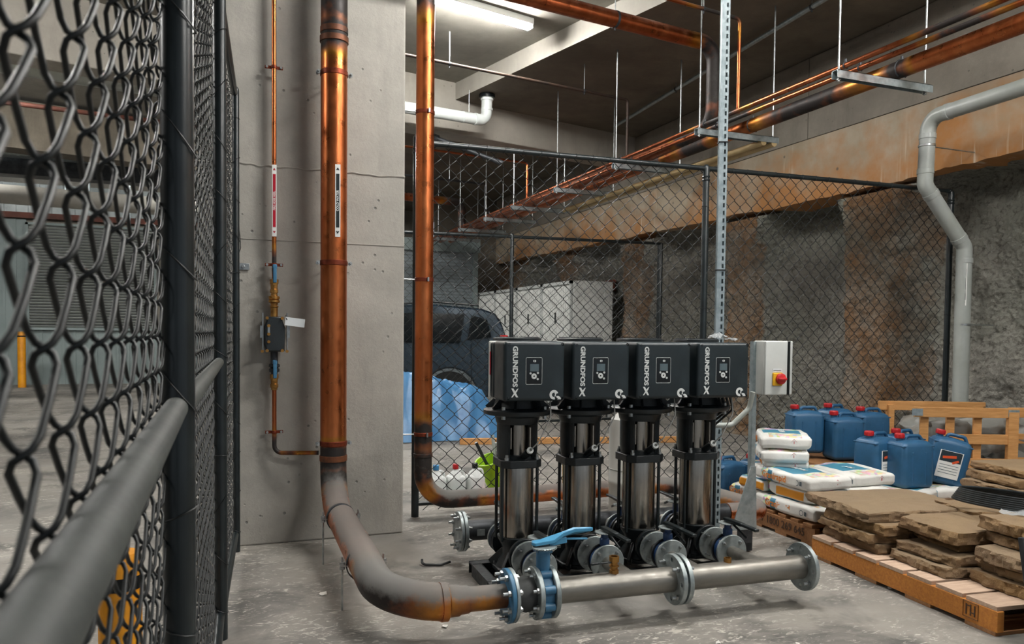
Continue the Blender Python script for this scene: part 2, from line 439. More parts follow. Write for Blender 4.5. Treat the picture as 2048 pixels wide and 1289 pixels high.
def mk_bag():
    """sack print in the sack's own coordinates: x along its length, z up"""
    g = G('printed_sack'); x, y, z = g.xyz(); o = g.obj()
    c = g.mix(g.rng(g.noise(6, 4), .35, .7), 'e0dfda', 'cbcac5')
    top = g.rng(z, .036, .040)
    def band(v, a, b): return g.math('MULTIPLY', g.rng(v, a, a+.004), g.rng(v, b-.004, b, 1, 0))
    teal = g.math('MULTIPLY', top, band(x, -.10, .27)); teal = g.math('MULTIPLY', teal, band(y, -.13, .15)); c = g.mix(teal, c, '3f7f97')
    side = g.math('SUBTRACT', 1., top)
    t2 = g.math('MULTIPLY', side, band(x, .085, .15)); c = g.mix(t2, c, '3b7d99')
    vo = g.n('TexVoronoi', {'Vector': o, 'Scale': 34}).outputs
    pic = g.math('MULTIPLY', band(x, .15, .235), g.rng(z, -.05, -.03)); piccol = g.mix(.45, vo['Color'], 'd9c8b8')
    c = g.mix(pic, c, piccol)
    tp = g.math('MULTIPLY', g.math('MULTIPLY', top, band(x, -.27, -.12)), band(y, -.12, .12)); c = g.mix(tp, c, g.mix(.6, vo['Color'], 'c9b8a0'))
    end = g.math('MULTIPLY', g.rng(x, .268, .272), g.math('MULTIPLY', band(y, -.15, .15), band(z, -.035, .03))); c = g.mix(end, c, 'e0941f')
    return g.out(c, .5, 0, g.bump(g.noise(13, 4, .6), .35, .012))
MT['bag'] = mk_bag()
MT['bag_text'] = S('sack_orange_print', 'd07810', rough=.5)
MT['bag_grey'] = S('sack_grey_print', '55646c', rough=.5)
MT['label_dark'] = S('can_label_dark', '24323a', rough=.5)
MT['orange_print'] = S('orange_print', 'd9542a', rough=.5)
g = G('lamp_diffuser'); g.out('ffffff', .5, 0, None); g.b.inputs['Emission Color'].default_value = (1, .985, .95, 1); g.b.inputs['Emission Strength'].default_value = LAMP
MT['lamp'] = g.m

# ---------------------------------------------------------------- the setting
rnd = random.Random(7)
XW = 7.2; ZR = 5.06; ZL = 5.32; A14 = R(14)
g1 = Vector((math.cos(A14), math.sin(A14), 0)); g2 = Vector((-math.sin(A14), math.cos(A14), 0)); PC = Vector((3.5, 11.7, 0))
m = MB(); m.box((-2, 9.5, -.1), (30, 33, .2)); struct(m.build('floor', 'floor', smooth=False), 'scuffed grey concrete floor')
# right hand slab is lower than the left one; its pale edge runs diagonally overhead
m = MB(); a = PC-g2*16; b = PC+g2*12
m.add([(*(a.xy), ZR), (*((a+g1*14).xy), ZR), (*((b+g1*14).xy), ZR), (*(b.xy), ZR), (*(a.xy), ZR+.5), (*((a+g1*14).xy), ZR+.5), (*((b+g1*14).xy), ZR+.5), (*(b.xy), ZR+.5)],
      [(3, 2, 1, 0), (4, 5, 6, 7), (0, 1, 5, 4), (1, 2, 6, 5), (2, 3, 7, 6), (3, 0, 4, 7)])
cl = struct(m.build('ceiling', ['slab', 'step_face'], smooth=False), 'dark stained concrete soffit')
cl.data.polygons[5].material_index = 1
m = MB(); m.add([(*((a-g1*20).xy), ZL), (*(a.xy), ZL), (*(b.xy), ZL), (*((b-g1*20).xy), ZL), (*((a-g1*20).xy), ZL+.3), (*(a.xy), ZL+.3), (*(b.xy), ZL+.3), (*((b-g1*20).xy), ZL+.3)],
      [(3, 2, 1, 0), (4, 5, 6, 7), (0, 1, 5, 4), (1, 2, 6, 5), (2, 3, 7, 6), (3, 0, 4, 7)])
struct(m.build('ceiling', 'slab_pale', smooth=False), 'higher grey concrete slab')
# cross beam beyond
m = MB(); T = Matrix.Translation(PC) @ Matrix.Rotation(A14, 4, 'Z')
m.box((-3, .22, (4.54+5.4)/2), (14, .44, .86), M=T); struct(m.build('ceiling_beam', 'beam', bevel=.015, smooth=False), 'pale concrete cross beam under the slab')
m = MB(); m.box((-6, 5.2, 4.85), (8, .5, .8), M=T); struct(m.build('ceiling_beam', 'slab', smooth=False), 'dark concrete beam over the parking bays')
# column
m = MB(); m.box((.58, 5.446+.35, 2.7), (1.362, .7, 5.4)); cm = m.build('column', 'column', bevel=.012, smooth=False); struct(cm, 'bare concrete column with a horizontal pour line')
for zz, h_ in ((2.055, .006), (2.545, .012)):
    m = MB(); pts = []
    for k in range(60):
        x0 = -.1+1.36*k/59; pts.append((x0, 5.446-(.002 if h_ < .01 else .004*rnd.random()), zz+(0 if h_ < .01 else .016*noise.noise((x0*14, zz, 0))+.012*noise.noise((x0*5, 0, 0)))-.035*k/59*0))
    m.tube(pts, h_*.45, 5); m.build('pour_line', 'column', cm)
# right wall: rough shotcrete below, cast beam and wall panels above
ws = bpy.data.objects.new('wall_right', None); col.objects.link(ws); struct(ws, 'retaining wall: stained cast beam over rough shotcrete')
RECS = [(4.2, 6.80, .62), (7.38, 9.2, .7), (9.8, 12.3, .7), (12.9, 15.4, .6), (16, 18.4, .6)]
def rec(y):
    v = 0.
    for a_, b_, d_ in RECS:
        if a_ < y < b_:
            t = min(y-a_, b_-y)/.42; t = min(1, t); v = d_*(1-(1-t)**2.2)
    return v
def YU(u): return -2+6.5*u/.12 if u < .12 else (4.5+8.5*(u-.12)/.76 if u < .88 else 13+11*(u-.88)/.12)
def shot(u, v):
    y = YU(u); z = 3.5*v
    d = rec(y); topfade = 1
    for a_, b_, d_ in RECS:
        if a_ < y < b_:
            q = (y-(a_+b_)/2)/((b_-a_)/2); ztop = 3.22-.7*abs(q)**5
            if z > ztop: topfade = 0 if z > ztop+.05 else 1-(z-ztop)/.05
    slope = .28*(1-v)**1.2
    x = XW+.02+d*topfade-slope*(.35+d)
    n3 = noise.noise((y*1.4, z*1.4, 3))*.10+noise.noise((y*4, z*4, 7))*.05+noise.noise((y*11, z*11, 1))*.035+noise.noise((y*21, z*21, 5))*.022
    if z > 3.12 and x < XW+.25: x = XW+.25 if z > 3.17 else XW+.05
    return (x+n3*(1 if z < 3.1 else .5), y, z)
def shot_a(u, v):
    y = YU(u); z = 3.5*v; d = rec(y)
    base = 1.0 if d < .25 and y > 6.4 else 0.
    if 6.5 < y < 7.5: base = max(base, .75)
    return base*(.75 if z < 3 else 1)
m = MB(); m.grid(shot, 520, 130, afn=shot_a); m.build('shotcrete_face', 'shotcrete', ws, ang=80)
def beam_pt(k, y):
    zb = 3.2+.05*noise.noise((y*1.2, 0, 0))+.02*noise.noise((y*6, 1, 0))+.008*noise.noise((y*20, 1, 0))+(.012*(y-8) if y > 8 else .03*(7-y) if y < 6.6 else 0)
    return [(XW+.9, y, zb+.02), (XW, y, zb), (XW, y, zb+.3), (XW, y, 4.0)][k]
m = MB(); m.grid(lambda u, v: beam_pt(int(round(v*3)), -2+26*u), 380, 3, flip=True); m.build('cast_beam', 'stained', ws, smooth=False)
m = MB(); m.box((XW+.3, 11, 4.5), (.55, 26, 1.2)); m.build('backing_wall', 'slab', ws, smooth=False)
ys = [-2, 2.2, 5.05, 8.15, 11.2, 14.2, 17.2, 20.5, 24]
for y0, y1 in zip(ys, ys[1:]):
    m = MB(); m.box((XW+.1, (y0+y1)/2, 4.53), (.18, y1-y0-.012, 1.035)); m.build('panel', 'wall_panel', ws, bevel=.006, smooth=False)
# far walls
wb = bpy.data.objects.new('wall_back', None); col.objects.link(wb); struct(wb, 'far garage walls')
m = MB(); m.box((6.9, 20.2, 2.8), (2.8, .2, 5.6)); m.build('concrete_wall', 'slab', wb, smooth=False)
m = MB(); m.box((-4, 23.0, 2.8), (20, .3, 5.6)); m.build('concrete_wall', 'slab_pale', wb, smooth=False)
m = MB(); m.box((-3, 22.84, .72), (15, .04, 1.44))
for k in range(60): m.box((-10.4+.25*k, 22.81, .72), (.06, .03, 1.44))
m.box((-6.6, 22.83, 2.8), (4.3, .05, 2.8))
for k in range(17): m.box((-8.7+.25*k, 22.8, 2.8), (.06, .03, 2.8))
m.build('cladding', 'garage_wall', wb, smooth=False)
m = MB(); m.box((-3, 22.75, 4.28), (15, .2, .14)); m.build('fascia', 'rust', wb, smooth=False)
m = MB(); m.box((-3, 22.8, 4.72), (15, .06, .74))
for k in range(58): m.box((-10.4+.26*k, 22.76, 4.72), (.05, .05, .74))
m.build('sheeting', 'sheet_light', wb, smooth=False)
m = MB(); m.box((-12.6, 8, 2.8), (.3, 30, 5.6)); struct(m.build('wall_left', 'slab_pale', smooth=False), 'far side wall of the garage')
# ---------------------------------------------------------------- ceiling battens
def batten(p, z, label, ang=A14, L=1.5):
    t = thing('batten_light', label, 'ceiling light', (p[0], p[1], z), ang, 'fluorescent battens under the slab')
    m = MB(); m.rbox((0, 0, -.04), (L, .15, .08), .015, 4); m.build('body', 'batten_body', t)
    m = MB(); m.rbox((0, 0, -.10), (L-.03, .10, .05), .024, 6); m.build('diffuser', 'lamp', t)
    for s in (-1, 1):
        m = MB(); m.rbox((s*(L/2-.012), 0, -.07), (.024, .13, .11), .02, 4); m.build('end_cap', 'batten_body', t)
    return t
lampc = Vector((2.93, 8.83, 0))
batten(lampc, ZL, 'lit white batten light beside the copper riser under the slab')
SPOTS = [((2.5, 3.75), ZL, 'lit batten light above the pump row'), ((-2.9, 6.9), ZL, 'lit batten light over the parking bays beside the column'),  # battens out of view, several placed for the light they give
         ((-5.6, 5.2), ZL, 'lit batten light over the aisle nearest the wire fence'), ((4.4, -.9), ZL, 'unseen lit batten light behind the viewer'),  # batten behind the viewer is unseen, set for front light on the pumps
         ((5.0, 2.2), ZL, 'unseen batten light added to brighten the wall near the stone pallet'), ((-3.6, 12.2), ZL, 'lit batten light over the far parking bays'),  # batten by the wall is unseen, added to brighten wall and stones
         ((-5.5, 17.5), ZL, 'lit batten light before the far louvre'), ((1.75, 13.6), ZL, 'unseen batten light added beyond the column to brighten the far bay'), ((.9, 17.2), ZL, 'unseen batten light added furthest back to brighten the area beyond the parked car')]  # last two are unseen, added to lift the dark background
for p, z, l in SPOTS: batten(p, z, l)

# ---------------------------------------------------------------- chain link fences
def chain(m, P0, P1, z0, z1, pitch, wr, D, sides, pts, world_off=0.):
    """interlocked flattened-helix wires standing between P0 and P1"""
    P0 = Vector((*P0, 0)); P1 = Vector((*P1, 0)); d = P1-P0; L = d.length; d.normalize(); nrm = Vector((d.y, -d.x, 0))
    hw = pitch/2; A = hw/2+wr; per = pitch; n = int(L/hw)
    for i in range(n):
        c = (i+.5)*hw; ph = 0 if i % 2 else .5
        path = []; k0 = int((z1-z0)/per)
        for k in range(k0):
            for t, u, w in pts:
                zz = z0+(k+t+ph)*per
                if zz > z1+.01: continue
                q = P0+d*(c+u*A)+nrm*(w*D); path.append(Vector((q.x, q.y, zz)))
        m.tube(path, wr, sides, caps=False)
P6 = [(0, -1, 0), (.07, -.8, 1), (.43, .8, 1), (.5, 1, 0), (.57, .8, -1), (.93, -.8, -1)]
P10 = [(0, -1, 0), (.03, -.96, .6), (.09, -.78, 1), (.25, 0, 1.05), (.41, .78, 1), (.47, .96, .6), (.5, 1, 0), (.53, .96, -.6), (.59, .78, -1), (.75, 0, -1.05), (.91, -.78, -1), (.97, -.96, -.6)]
P4 = [(0, -1, .3), (.25, 0, 1), (.5, 1, 0), (.75, 0, -1)]
PITCH_ = .126
def post(t, x, y, h, r, z0=0., cap=True):
    m = MB(); m.lathe([(r, z0), (r, h-.02), (r*.9, h-.005), (r*.5, h+.008), (.001, h+.012)], 18, Matrix.Translation((x-t.location.x, y-t.location.y, 0))); return m.build('post', 'black_gloss', t)
def ties(t, x, y, r, zs, ang=0.):
    m = MB()
    for z in zs:
        z += rnd.uniform(-.02, .02); tl = rnd.uniform(-.05, .05)
        m.tube([Vector((x-t.location.x+(r+.003)*math.cos(q), y-t.location.y+(r+.003)*math.sin(q), z+tl*math.cos(q))) for q in [2*math.pi*k/10 for k in range(10)]], .0016, 4, closed=True)
    m.build('tie_wire', 'vinyl', t, kind='stuff')

# rear fence between column and wall
t = thing('chain_link_fence', 'black chain-link fence behind the pumps, from the column to the rock wall', 'fence', (4.1, 5.9, 0))
Yf = 5.9; ZT = 2.93
for x in (1.46, 4.1, 7.09):
    post(t, x, Yf, ZT+.03, .03)
    ties(t, x, Yf, .03, [.3*k+.2 for k in range(9)])
m = MB(); m.cyl((1.46, Yf, ZT-.02), (4.1, Yf, ZT+.005), .022, n=14); m.build('top_rail', 'black_gloss', t, world=True)
m = MB(); m.cyl((4.1, Yf, ZT+.005), (7.09, Yf, ZT+.03), .022, n=14); m.build('top_rail', 'black_gloss', t, world=True)
m = MB(); m.cyl((1.46, Yf, .1), (4.1, Yf, .1), .018, n=12); m.build('bottom_rail', 'black_gloss', t, world=True)
m = MB(); m.cyl((4.1, Yf, .1), (7.09, Yf, .1), .018, n=12); m.build('bottom_rail', 'black_gloss', t, world=True)
for x in (1.46, 4.1, 7.09):
    m = MB()
    for z in (ZT-.07, ZT-.1): m.lathe([(.033, z-.008), (.037, z), (.033, z+.008)], 16, Matrix.Translation((x, Yf, 0)))
    m.build('rail_clamp', 'black_gloss', t, world=True)
m = MB(); chain(m, (1.47, Yf+.03), (7.07, Yf+.03), .04, ZT+.03, PITCH_, .0032, .007, 4, P6)
m.build('chain_link_mesh', 'vinyl', t, world=True, kind='stuff', ang=80)
m = MB()
for k in range(36):
    x = 1.55+5.5*k/35; z = ZT-.02+.05*(x-1.46)/5.6
    m.tube([Vector((x+.01*math.sin(q), Yf+.026*math.cos(q), z+.026*math.sin(q))) for q in [2*math.pi*j/9 for j in range(9)]], .002, 4, closed=True)
m.build('tie_wire', 'vinyl', t, world=True, kind='stuff')

# fence further back
Y2 = 10.9
t = thing('chain_link_fence', 'second black wire fence standing before the parked car and lockers', 'fence', (4.15, Y2, 0))
for x in (1.6, 4.16, 6.74): post(t, x, Y2, 2.93, .03)
m = MB(); m.cyl((1.6, Y2, 2.86), (6.74, Y2, 2.92), .024, n=12); m.build('top_rail', 'black_gloss', t, world=True)
m = MB(); m.cyl((1.6, Y2, .1), (6.74, Y2, .1), .02, n=12); m.build('bottom_rail', 'black_gloss', t, world=True)
m = MB(); chain(m, (1.6, Y2+.03), (6.74, Y2+.03), .05, 2.9, PITCH_, .0030, .006, 3, P4); m.build('chain_link_mesh', 'vinyl', t, world=True, kind='stuff', ang=80)
m = MB()
for k in range(8): m.cyl((6.82, Y2+.2, .3+.3*k), (6.74, Y2, .3+.3*k), .003, n=5)
m.cyl((6.86, Y2+.25, 0), (6.86, Y2+.25, 2.95), .03, n=12); m.build('end_post', 'black_gloss', t, world=True)

# near fence at the left hand side
t = thing('chain_link_fence', 'blurred black chain-link fence close to the viewer, running back to the column', 'fence', (-.07, 1.62, 0))
LN = [(-.112, .16), (-.098, 1.62), (-.012, 3.83), (.105, 5.38)]
for (x, y), r in zip([(-.066, 1.62), (.022, 3.83), (.128, 5.33)], (.03, .03, .022)):
    post(t, x, y, 3.0, r)
    ties(t, x, y, r+.001, [.24*k+.15 for k in range(12)])
for q0, q1 in (((-.086, .12, 1.3), (-.070, 1.6, 1.3)), ((-.06, 1.64, 1.3), (.016, 3.81, 1.3))):
    m = MB(); m.cyl(q0, q1, .022, n=24); m.build('mid_rail', 'vinyl_worn', t, world=True)
for q0, q1 in (((-.086, .12, .12), (-.070, 1.6, .12)), ((-.06, 1.64, .12), (.018, 3.81, .12)), ((.026, 3.85, .12), (.12, 5.3, .12))):
    m = MB(); m.cyl(q0, q1, .02, n=12); m.build('bottom_rail', 'black_gloss', t, world=True)
for q0, q1 in (((-.086, .12, 2.96), (-.070, 1.6, 2.96)), ((-.06, 1.64, 2.96), (.018, 3.81, 2.96)), ((.026, 3.85, 2.96), (.12, 5.3, 2.96))):
    m = MB(); m.cyl(q0, q1, .02, n=12); m.build('top_rail', 'black_gloss', t, world=True)
m = MB()
for q0, q1 in zip(LN, LN[1:]): chain(m, q0, q1, .05, 2.95, PITCH_, .0028, .0085, 6 if q0[1] < 1 else 5, P10 if q0[1] < 3 else P6)
m.build('chain_link_mesh', 'vinyl', t, world=True, kind='stuff', ang=80)

# ---------------------------------------------------------------- copper pipes on the column
def clamp(t, c, ax, r, w=.03, bolts=None, mat='strap', world=True, th=.004):
    m = MB(); flange(m, c, ax, r+th, r-.002, w); o = m.build('pipe_clamp', mat, t, world=world)
    if bolts:
        for p, d in bolts:
            m = MB(); p = Vector(p); d = Vector(d).normalized()
            m.cyl(p-d*.03, p+d*.05, .007, n=10); m.cyl(p+d*.01, p+d*.022, .015, n=6); m.cyl(p-d*.01, p-d*.002, .013, n=6)
            b = m.build('clamp_bolt', 'zinc', o)
            b.data.transform(Matrix.Translation(-Vector(t.location))) if world else None
    return o
RX, RY, RR = .738, 5.25, .086
t = thing('cold_water_riser', 'wide shiny copper riser on the column, sweeping down to the pumps', 'copper pipe', (RX, RY, 0))
SKA = R(-3); S0 = Vector((1.628, 4.15, 0))
def SK(lx, ly, z): return Vector((S0.x+lx*math.cos(SKA)-ly*math.sin(SKA), S0.y+lx*math.sin(SKA)+ly*math.cos(SKA), z))
ux = Vector((math.cos(SKA), math.sin(SKA), 0)); uy = Vector((-math.sin(SKA), math.cos(SKA), 0))
zm = .20
cend = SK(-.62, -.76, zm)
pts = [(RX-.05, RY+.9, 3.92), (RX, RY, 3.72), (RX, RY, .42), (RX-.0, RY-.3, .215), (RX-.045, 3.39, zm), cend]
up = dense(rounded([(1.5, RY, 4.02), (RX, RY, 4.02), (RX, RY, .30), (RX-.02, 3.43, .225), cend], [.28, .27, .29], 10), .05)
bz = burned(up, [(.95, .42), (1.28, .16), (4.05, .14), (4.2, .12), (5.9, .35)])
m = MB(); m.tube(up, RR, 32, a=bz); m.build('pipe', 'copper_dusty', t, world=True)
for z, rr in ((3.42, .09), (.60, .091), (3.36, .093)):
    m = MB(); m.tube([Vector((RX, RY, z-.02)), Vector((RX, RY, z-.018)), Vector((RX, RY, z+.018)), Vector((RX, RY, z+.02))], 0, 32, rads=[RR, rr, rr, RR], a=[.8]*4, caps=False); m.build('joint_collar', 'copper', t, world=True)
for z in (3.14, 1.90, .70):
    clamp(t, (RX, RY, z), (0, 0, 1), RR, .035, [((RX+.105, RY, z), (0, -1, 0)), ((RX-.105, RY, z), (0, -1, 0))])
    m = MB(); m.cyl((RX, RY+.08, z), (RX, 5.446, z), .008, n=10); m.build('stand_off', 'zinc', t, world=True)
# lower supports on threaded rods
for yy, zz in ((4.86, .285), (4.02, .235)):
    c = Vector((RX-.004-(5.25-yy)*.012, yy, zz))
    o = clamp(t, c, (0, 1, .03), RR, .03, None, 'dark_steel')
    for s in (-1, 1):
        m = MB(); p = c+Vector((s*.108, 0, 0)); m.cyl((p.x, p.y, 0), (p.x, p.y, p.z+.045), .006, n=8); m.cyl((p.x, p.y, p.z+.004), (p.x, p.y, p.z+.018), .014, n=6); m.cyl((p.x, p.y, p.z-.02), (p.x, p.y, p.z-.006), .014, n=6); m.box((c.x+s*.098, c.y, p.z), (.045, .03, .006))
        m.build('threaded_rod', 'zinc', t, world=True)
m = MB()   # reducers towards the valve
pr = [(0, RR+.004), (.03, RR+.004), (.04, RR-.012), (.085, RR-.014), (.095, .066), (.13, .064), (.14, .058), (.20, .058), (.34, .056)]
m.tube([cend+ux*q for q, _ in pr], 0, 28, rads=[r for _, r in pr], a=[.1, .2, .5, .6, .6, .7, .6, .35, .9]); m.build('reducer', 'copper_dusty', t, world=True)
# pipe marker
def marker(t, c, w, h, body, colr, bulge):
    """vertical pipe marker facing the viewer: c is the middle of its face"""
    c = Vector(c); nrm = Vector((-c.x*.0-.12, -1, 0)).normalized(); x = Vector((0, 0, 1)).cross(nrm)*-1; x = Vector((nrm.y*-1, nrm.x, 0))
    off = Vector(t.location)
    M0 = frame(c-off, x, (0, 0, 1))
    m = MB(); m.rbox((0, 0, 0), (w, h, .0024), .001, 2, M0); pl = m.build('pipe_marker', 'ball_white', t)
    M1 = M0 @ Matrix.Translation((0, 0, .0016))
    m = MB(); m.box((0, 0, 0), (w*.62, h*.74, .0008), M=M1); m.build('marker_band', colr, pl)
    for s in (-1, 1):
        m = MB(); y = s*h*.435; a = w*.3
        m.prism([(-a, y-s*a*.7), (-a*.2, y-s*a*.7), (0, y+s*a*.1), (a*.2, y-s*a*.7), (a, y-s*a*.7), (a*.25, y+s*a*.8), (-a*.25, y+s*a*.8)] if s > 0 else [(a, y+a*.7), (a*.2, y+a*.7), (0, y-a*.1), (-a*.2, y+a*.7), (-a, y+a*.7), (-a*.25, y-a*.8), (a*.25, y-a*.8)], -.0004, .0006, M1); m.build('marker_arrow', colr, pl)
    text(pl, body, w*.62, 'ball_white', M1 @ Matrix.Translation((0, 0, .0006)) @ Matrix.Rotation(R(90), 4, 'Z'), bold=w*.012, ax='CENTER')
    return pl
marker(t, (RX+.012, RY-RR-.003, 2.30), .034, .47, 'COLD WATER', 'sign_black', 0)

# thin fire hose reel pipe with its check valve
FX, FY = .368, 5.385
t = thing('fire_hose_pipe', 'thin copper fire hose reel pipe with blue valves on the column', 'copper pipe', (FX, FY, 0))
pth = dense(rounded([(FX, FY, 1.06), (FX, FY, .63), (FX+.28, FY-.08, .63)], .05, 6), .05)
m = MB(); m.tube(pth, .0145, 14, a=burned(pth, [(.38, .12), (.52, .07), (.7, .06)])); m.build('pipe', 'copper_dark', t, world=True)
pth = dense([Vector((FX, FY, 1.78)), Vector((FX, FY, 4.6))], .06)
m = MB(); m.tube(pth, .0145, 14, a=burned(pth, [(.1, .16)])); m.build('pipe', 'copper', t, world=True)
for z in (3.18, 1.885, .77):
    m = MB(); flange(m, (FX, FY, z), (0, 0, 1), .019, .013, .022, 16); m.box((FX, FY+.012, z), (.115, .004, .02)); o = m.build('pipe_clip', 'strap', t, world=True)
    for s in (-1, 1):
        m = MB(); m.cyl((FX+s*.045, FY+.012, z), (FX+s*.045, FY-.004, z), .008, n=8); b = m.build('clip_screw', 'zinc', o); b.data.transform(Matrix.Translation(-Vector(t.location)))
def stack(m, prof, x=FX, y=FY, n=18): m.lathe(prof, n, Matrix.Translation((x, y, 0)))
def ballvalve(z, zh):
    m = MB(); stack(m, [(.001, z-.055), (.02, z-.055), (.02, z-.04), (.026, z-.038), (.026, z-.015), (.022, z-.012), (.024, z+.02), (.028, z+.022), (.028, z+.05), (.02, z+.052), (.001, z+.055)], n=8); m.cyl((FX, FY-.02, z+.02), (FX, FY-.05, z+.02), .011, n=10); m.cyl((FX, FY-.05, z+.02), (FX, FY-.058, z+.02), .014, n=6)
    o = m.build('ball_valve', 'brass', t, world=True)
    m = MB(); m.rbox((FX, FY-.056, z+.078), (.024, .014, .105), .006, 4); m.rbox((FX, FY-.054, z+.132), (.03, .02, .03), .008, 4); h = m.build('valve_handle', 'blue_paint', o); h.data.transform(Matrix.Translation(-Vector(t.location)))
ballvalve(1.737, 0); ballvalve(1.107, 0)
m = MB(); stack(m, [(.024, 1.53), (.024, 1.60), (.028, 1.605), (.028, 1.612), (.020, 1.615), (.020, 1.62), (.026, 1.622), (.026, 1.628), (.02, 1.63), (.036, 1.636), (.036, 1.65), (.028, 1.655), (.036, 1.66), (.036, 1.675), (.022, 1.68), (.022, 1.69)]); m.build('union', 'brass', t, world=True)
m = MB(); stack(m, [(.02, 1.15), (.02, 1.17), (.034, 1.175), (.034, 1.195), (.024, 1.20), (.036, 1.208), (.036, 1.222), (.024, 1.23), (.024, 1.33)]); m.build('union', 'dark_steel', t, world=True)
m = MB(); c = (FX, FY-.03, 1.425)
m.prism([(-.052, -.115), (.062, -.115), (.062, -.075), (.066, .04), (.048, .088), (.048, .115), (-.052, .115), (-.052, .085), (-.066, .05), (-.066, -.07)], -.045, .045, frame(c, (1, 0, 0), (0, 0, 1)))
cv = m.build('check_valve_body', 'black', t, world=True, bevel=.008)
for sx_ in (-.075, .08):
    m = MB(); m.box((FX+sx_, FY-.03, 1.435), (.006, .05, .26)); m.box((FX+sx_*1.12, FY-.03, 1.44), (.014, .03, .08)); m.build('guard_plate', 'zinc', t, world=True)
for x, z in ((-.05, .095), (.045, .095), (-.05, -.118), (.045, -.118), (-.04, .045), (-.04, -.01), (-.04, -.06), (-.08, -.122), (.075, -.122)):
    m = MB(); m.cyl((FX+x, FY-.074, 1.435+z), (FX+x, FY-.088, 1.435+z), .0105, n=8)
    o = m.build('bolt', 'brass', cv); o.data.transform(Matrix.Translation(-Vector(t.location)))
m = MB(); m.rbox((FX-.04, FY-.08, 1.455), (.016, .006, .05), .004, 4); o = m.build('test_plate', 'zinc', cv); o.data.transform(Matrix.Translation(-Vector(t.location)))
m = MB(); m.box((0, 0, 0), (.125, .003, .055), rz=R(-4), ry=R(7), M=Matrix.Translation((FX+.125, FY-.09, 1.505))); tg_ = m.build('paper_tag', 'paper', t, world=True)
m = MB(); m.box((.035, -.002, .016), (.04, .002, .014), rz=R(-4), ry=R(7), M=Matrix.Translation((FX+.125, FY-.0905, 1.505))); o = m.build('tag_print', 'paper_blue', tg_); o.data.transform(Matrix.Translation(-Vector(t.location)))
m = MB(); m.tube([(FX+.07, FY-.06, 1.55), (FX+.068, FY-.085, 1.535), (FX+.075, FY-.09, 1.52)], .003, 6); m.build('tag_cord', 'cable', t, world=True)
marker(t, (FX, FY-.018, 2.305), .029, .47, 'FIRE HOSE REEL', 'sign_red', 0)
# wall plate and earth wire at the column edge
t = thing('earth_plate', 'small steel plate with a loose thin wire on the column', 'wall plate', (.175, 5.44, 1.87))
m = MB(); m.box((0, -.003, 0), (.08, .006, .045)); m.cyl((.0, -.006, 0), (.0, -.02, 0), .012, n=8); m.build('plate', 'zinc', t, bevel=.002)
m = MB(); m.tube([(-.03, -.02, .0), (-.035, -.02, .06), (-.015, -.02, .12), (-.02, -.02, .2), (-.03, -.02, .28)], .0025, 5); m.build('wire', 'cable', t)

# second copper riser and its run along the fence
QX, QY, QR = 1.465, 5.68, .0675
t = thing('copper_riser', 'copper riser in front of the fence, bending along the floor behind the pumps', 'copper pipe', (QX, QY, 0))
pth = dense(rounded([(QX, QY, 4.9), (QX, QY, .17), (3.66, QY-.06, .175), (3.70, 4.50, .19), (3.36, 4.515, .2)], [.22, .2, .15], 10), .06)
m = MB(); m.tube(pth, QR, 28, a=burned(pth, [(.88, .34), (4.22, .16), (4.45, .22), (4.83, .18), (5.0, .12), (7.0, .6)])); m.build('pipe', 'copper_dusty', t, world=True)
for z in (3.08, 1.84, .68):
    clamp(t, (QX, QY, z), (0, 0, 1), QR, .03); m = MB(); m.cyl((1.262, QY, z), (QX-QR, QY, z), .006, n=8); m.box((QX+.01, QY-QR-.012, z), (.012, .022, .03)); m.build('stand_off', 'zinc', t, world=True)
m = MB(); m.tube([Vector((QX, QY, .505)), Vector((QX, QY, .508)), Vector((QX, QY, .532)), Vector((QX, QY, .535))], 0, 28, rads=[QR, QR+.005, QR+.005, QR], caps=False, a=[.9]*4); m.build('joint_collar', 'copper', t, world=True)
x = 2.15; m = MB(); flange(m, (x, QY-.015, .17), (1, 0, 0), QR+.005, QR-.002, .025); m.cyl((x, QY-QR-.03, -.0), (x, QY-QR-.03, .19), .005, n=8); m.cyl((x, QY-QR-.03, .18), (x, QY-QR-.03, .2), .011, n=6); m.build('floor_support', 'zinc', t, world=True)
# ---------------------------------------------------------------- pump set
PZ = .08
t = thing('pump_base_frame', 'low black steel channel frame under the four pumps', 'base frame', S0, SKA)
for yy in (-.2, .2):
    m = MB(); m.box((.59, yy, .07), (1.62, .07, .008)); m.box((.59, yy-.033, .04), (1.62, .005, .072)); m.box((.59, yy+.033, .04), (1.62, .005, .072)); m.build('channel', 'black', t, bevel=.002)
for xx in (-.19, .2, .59, .98, 1.37):
    m = MB(); m.box((xx, 0, .07), (.06, .33, .008)); m.box((xx-.028, 0, .04), (.005, .33, .072)); m.box((xx+.028, 0, .04), (.005, .33, .072)); m.build('cross_member', 'black', t, bevel=.002)

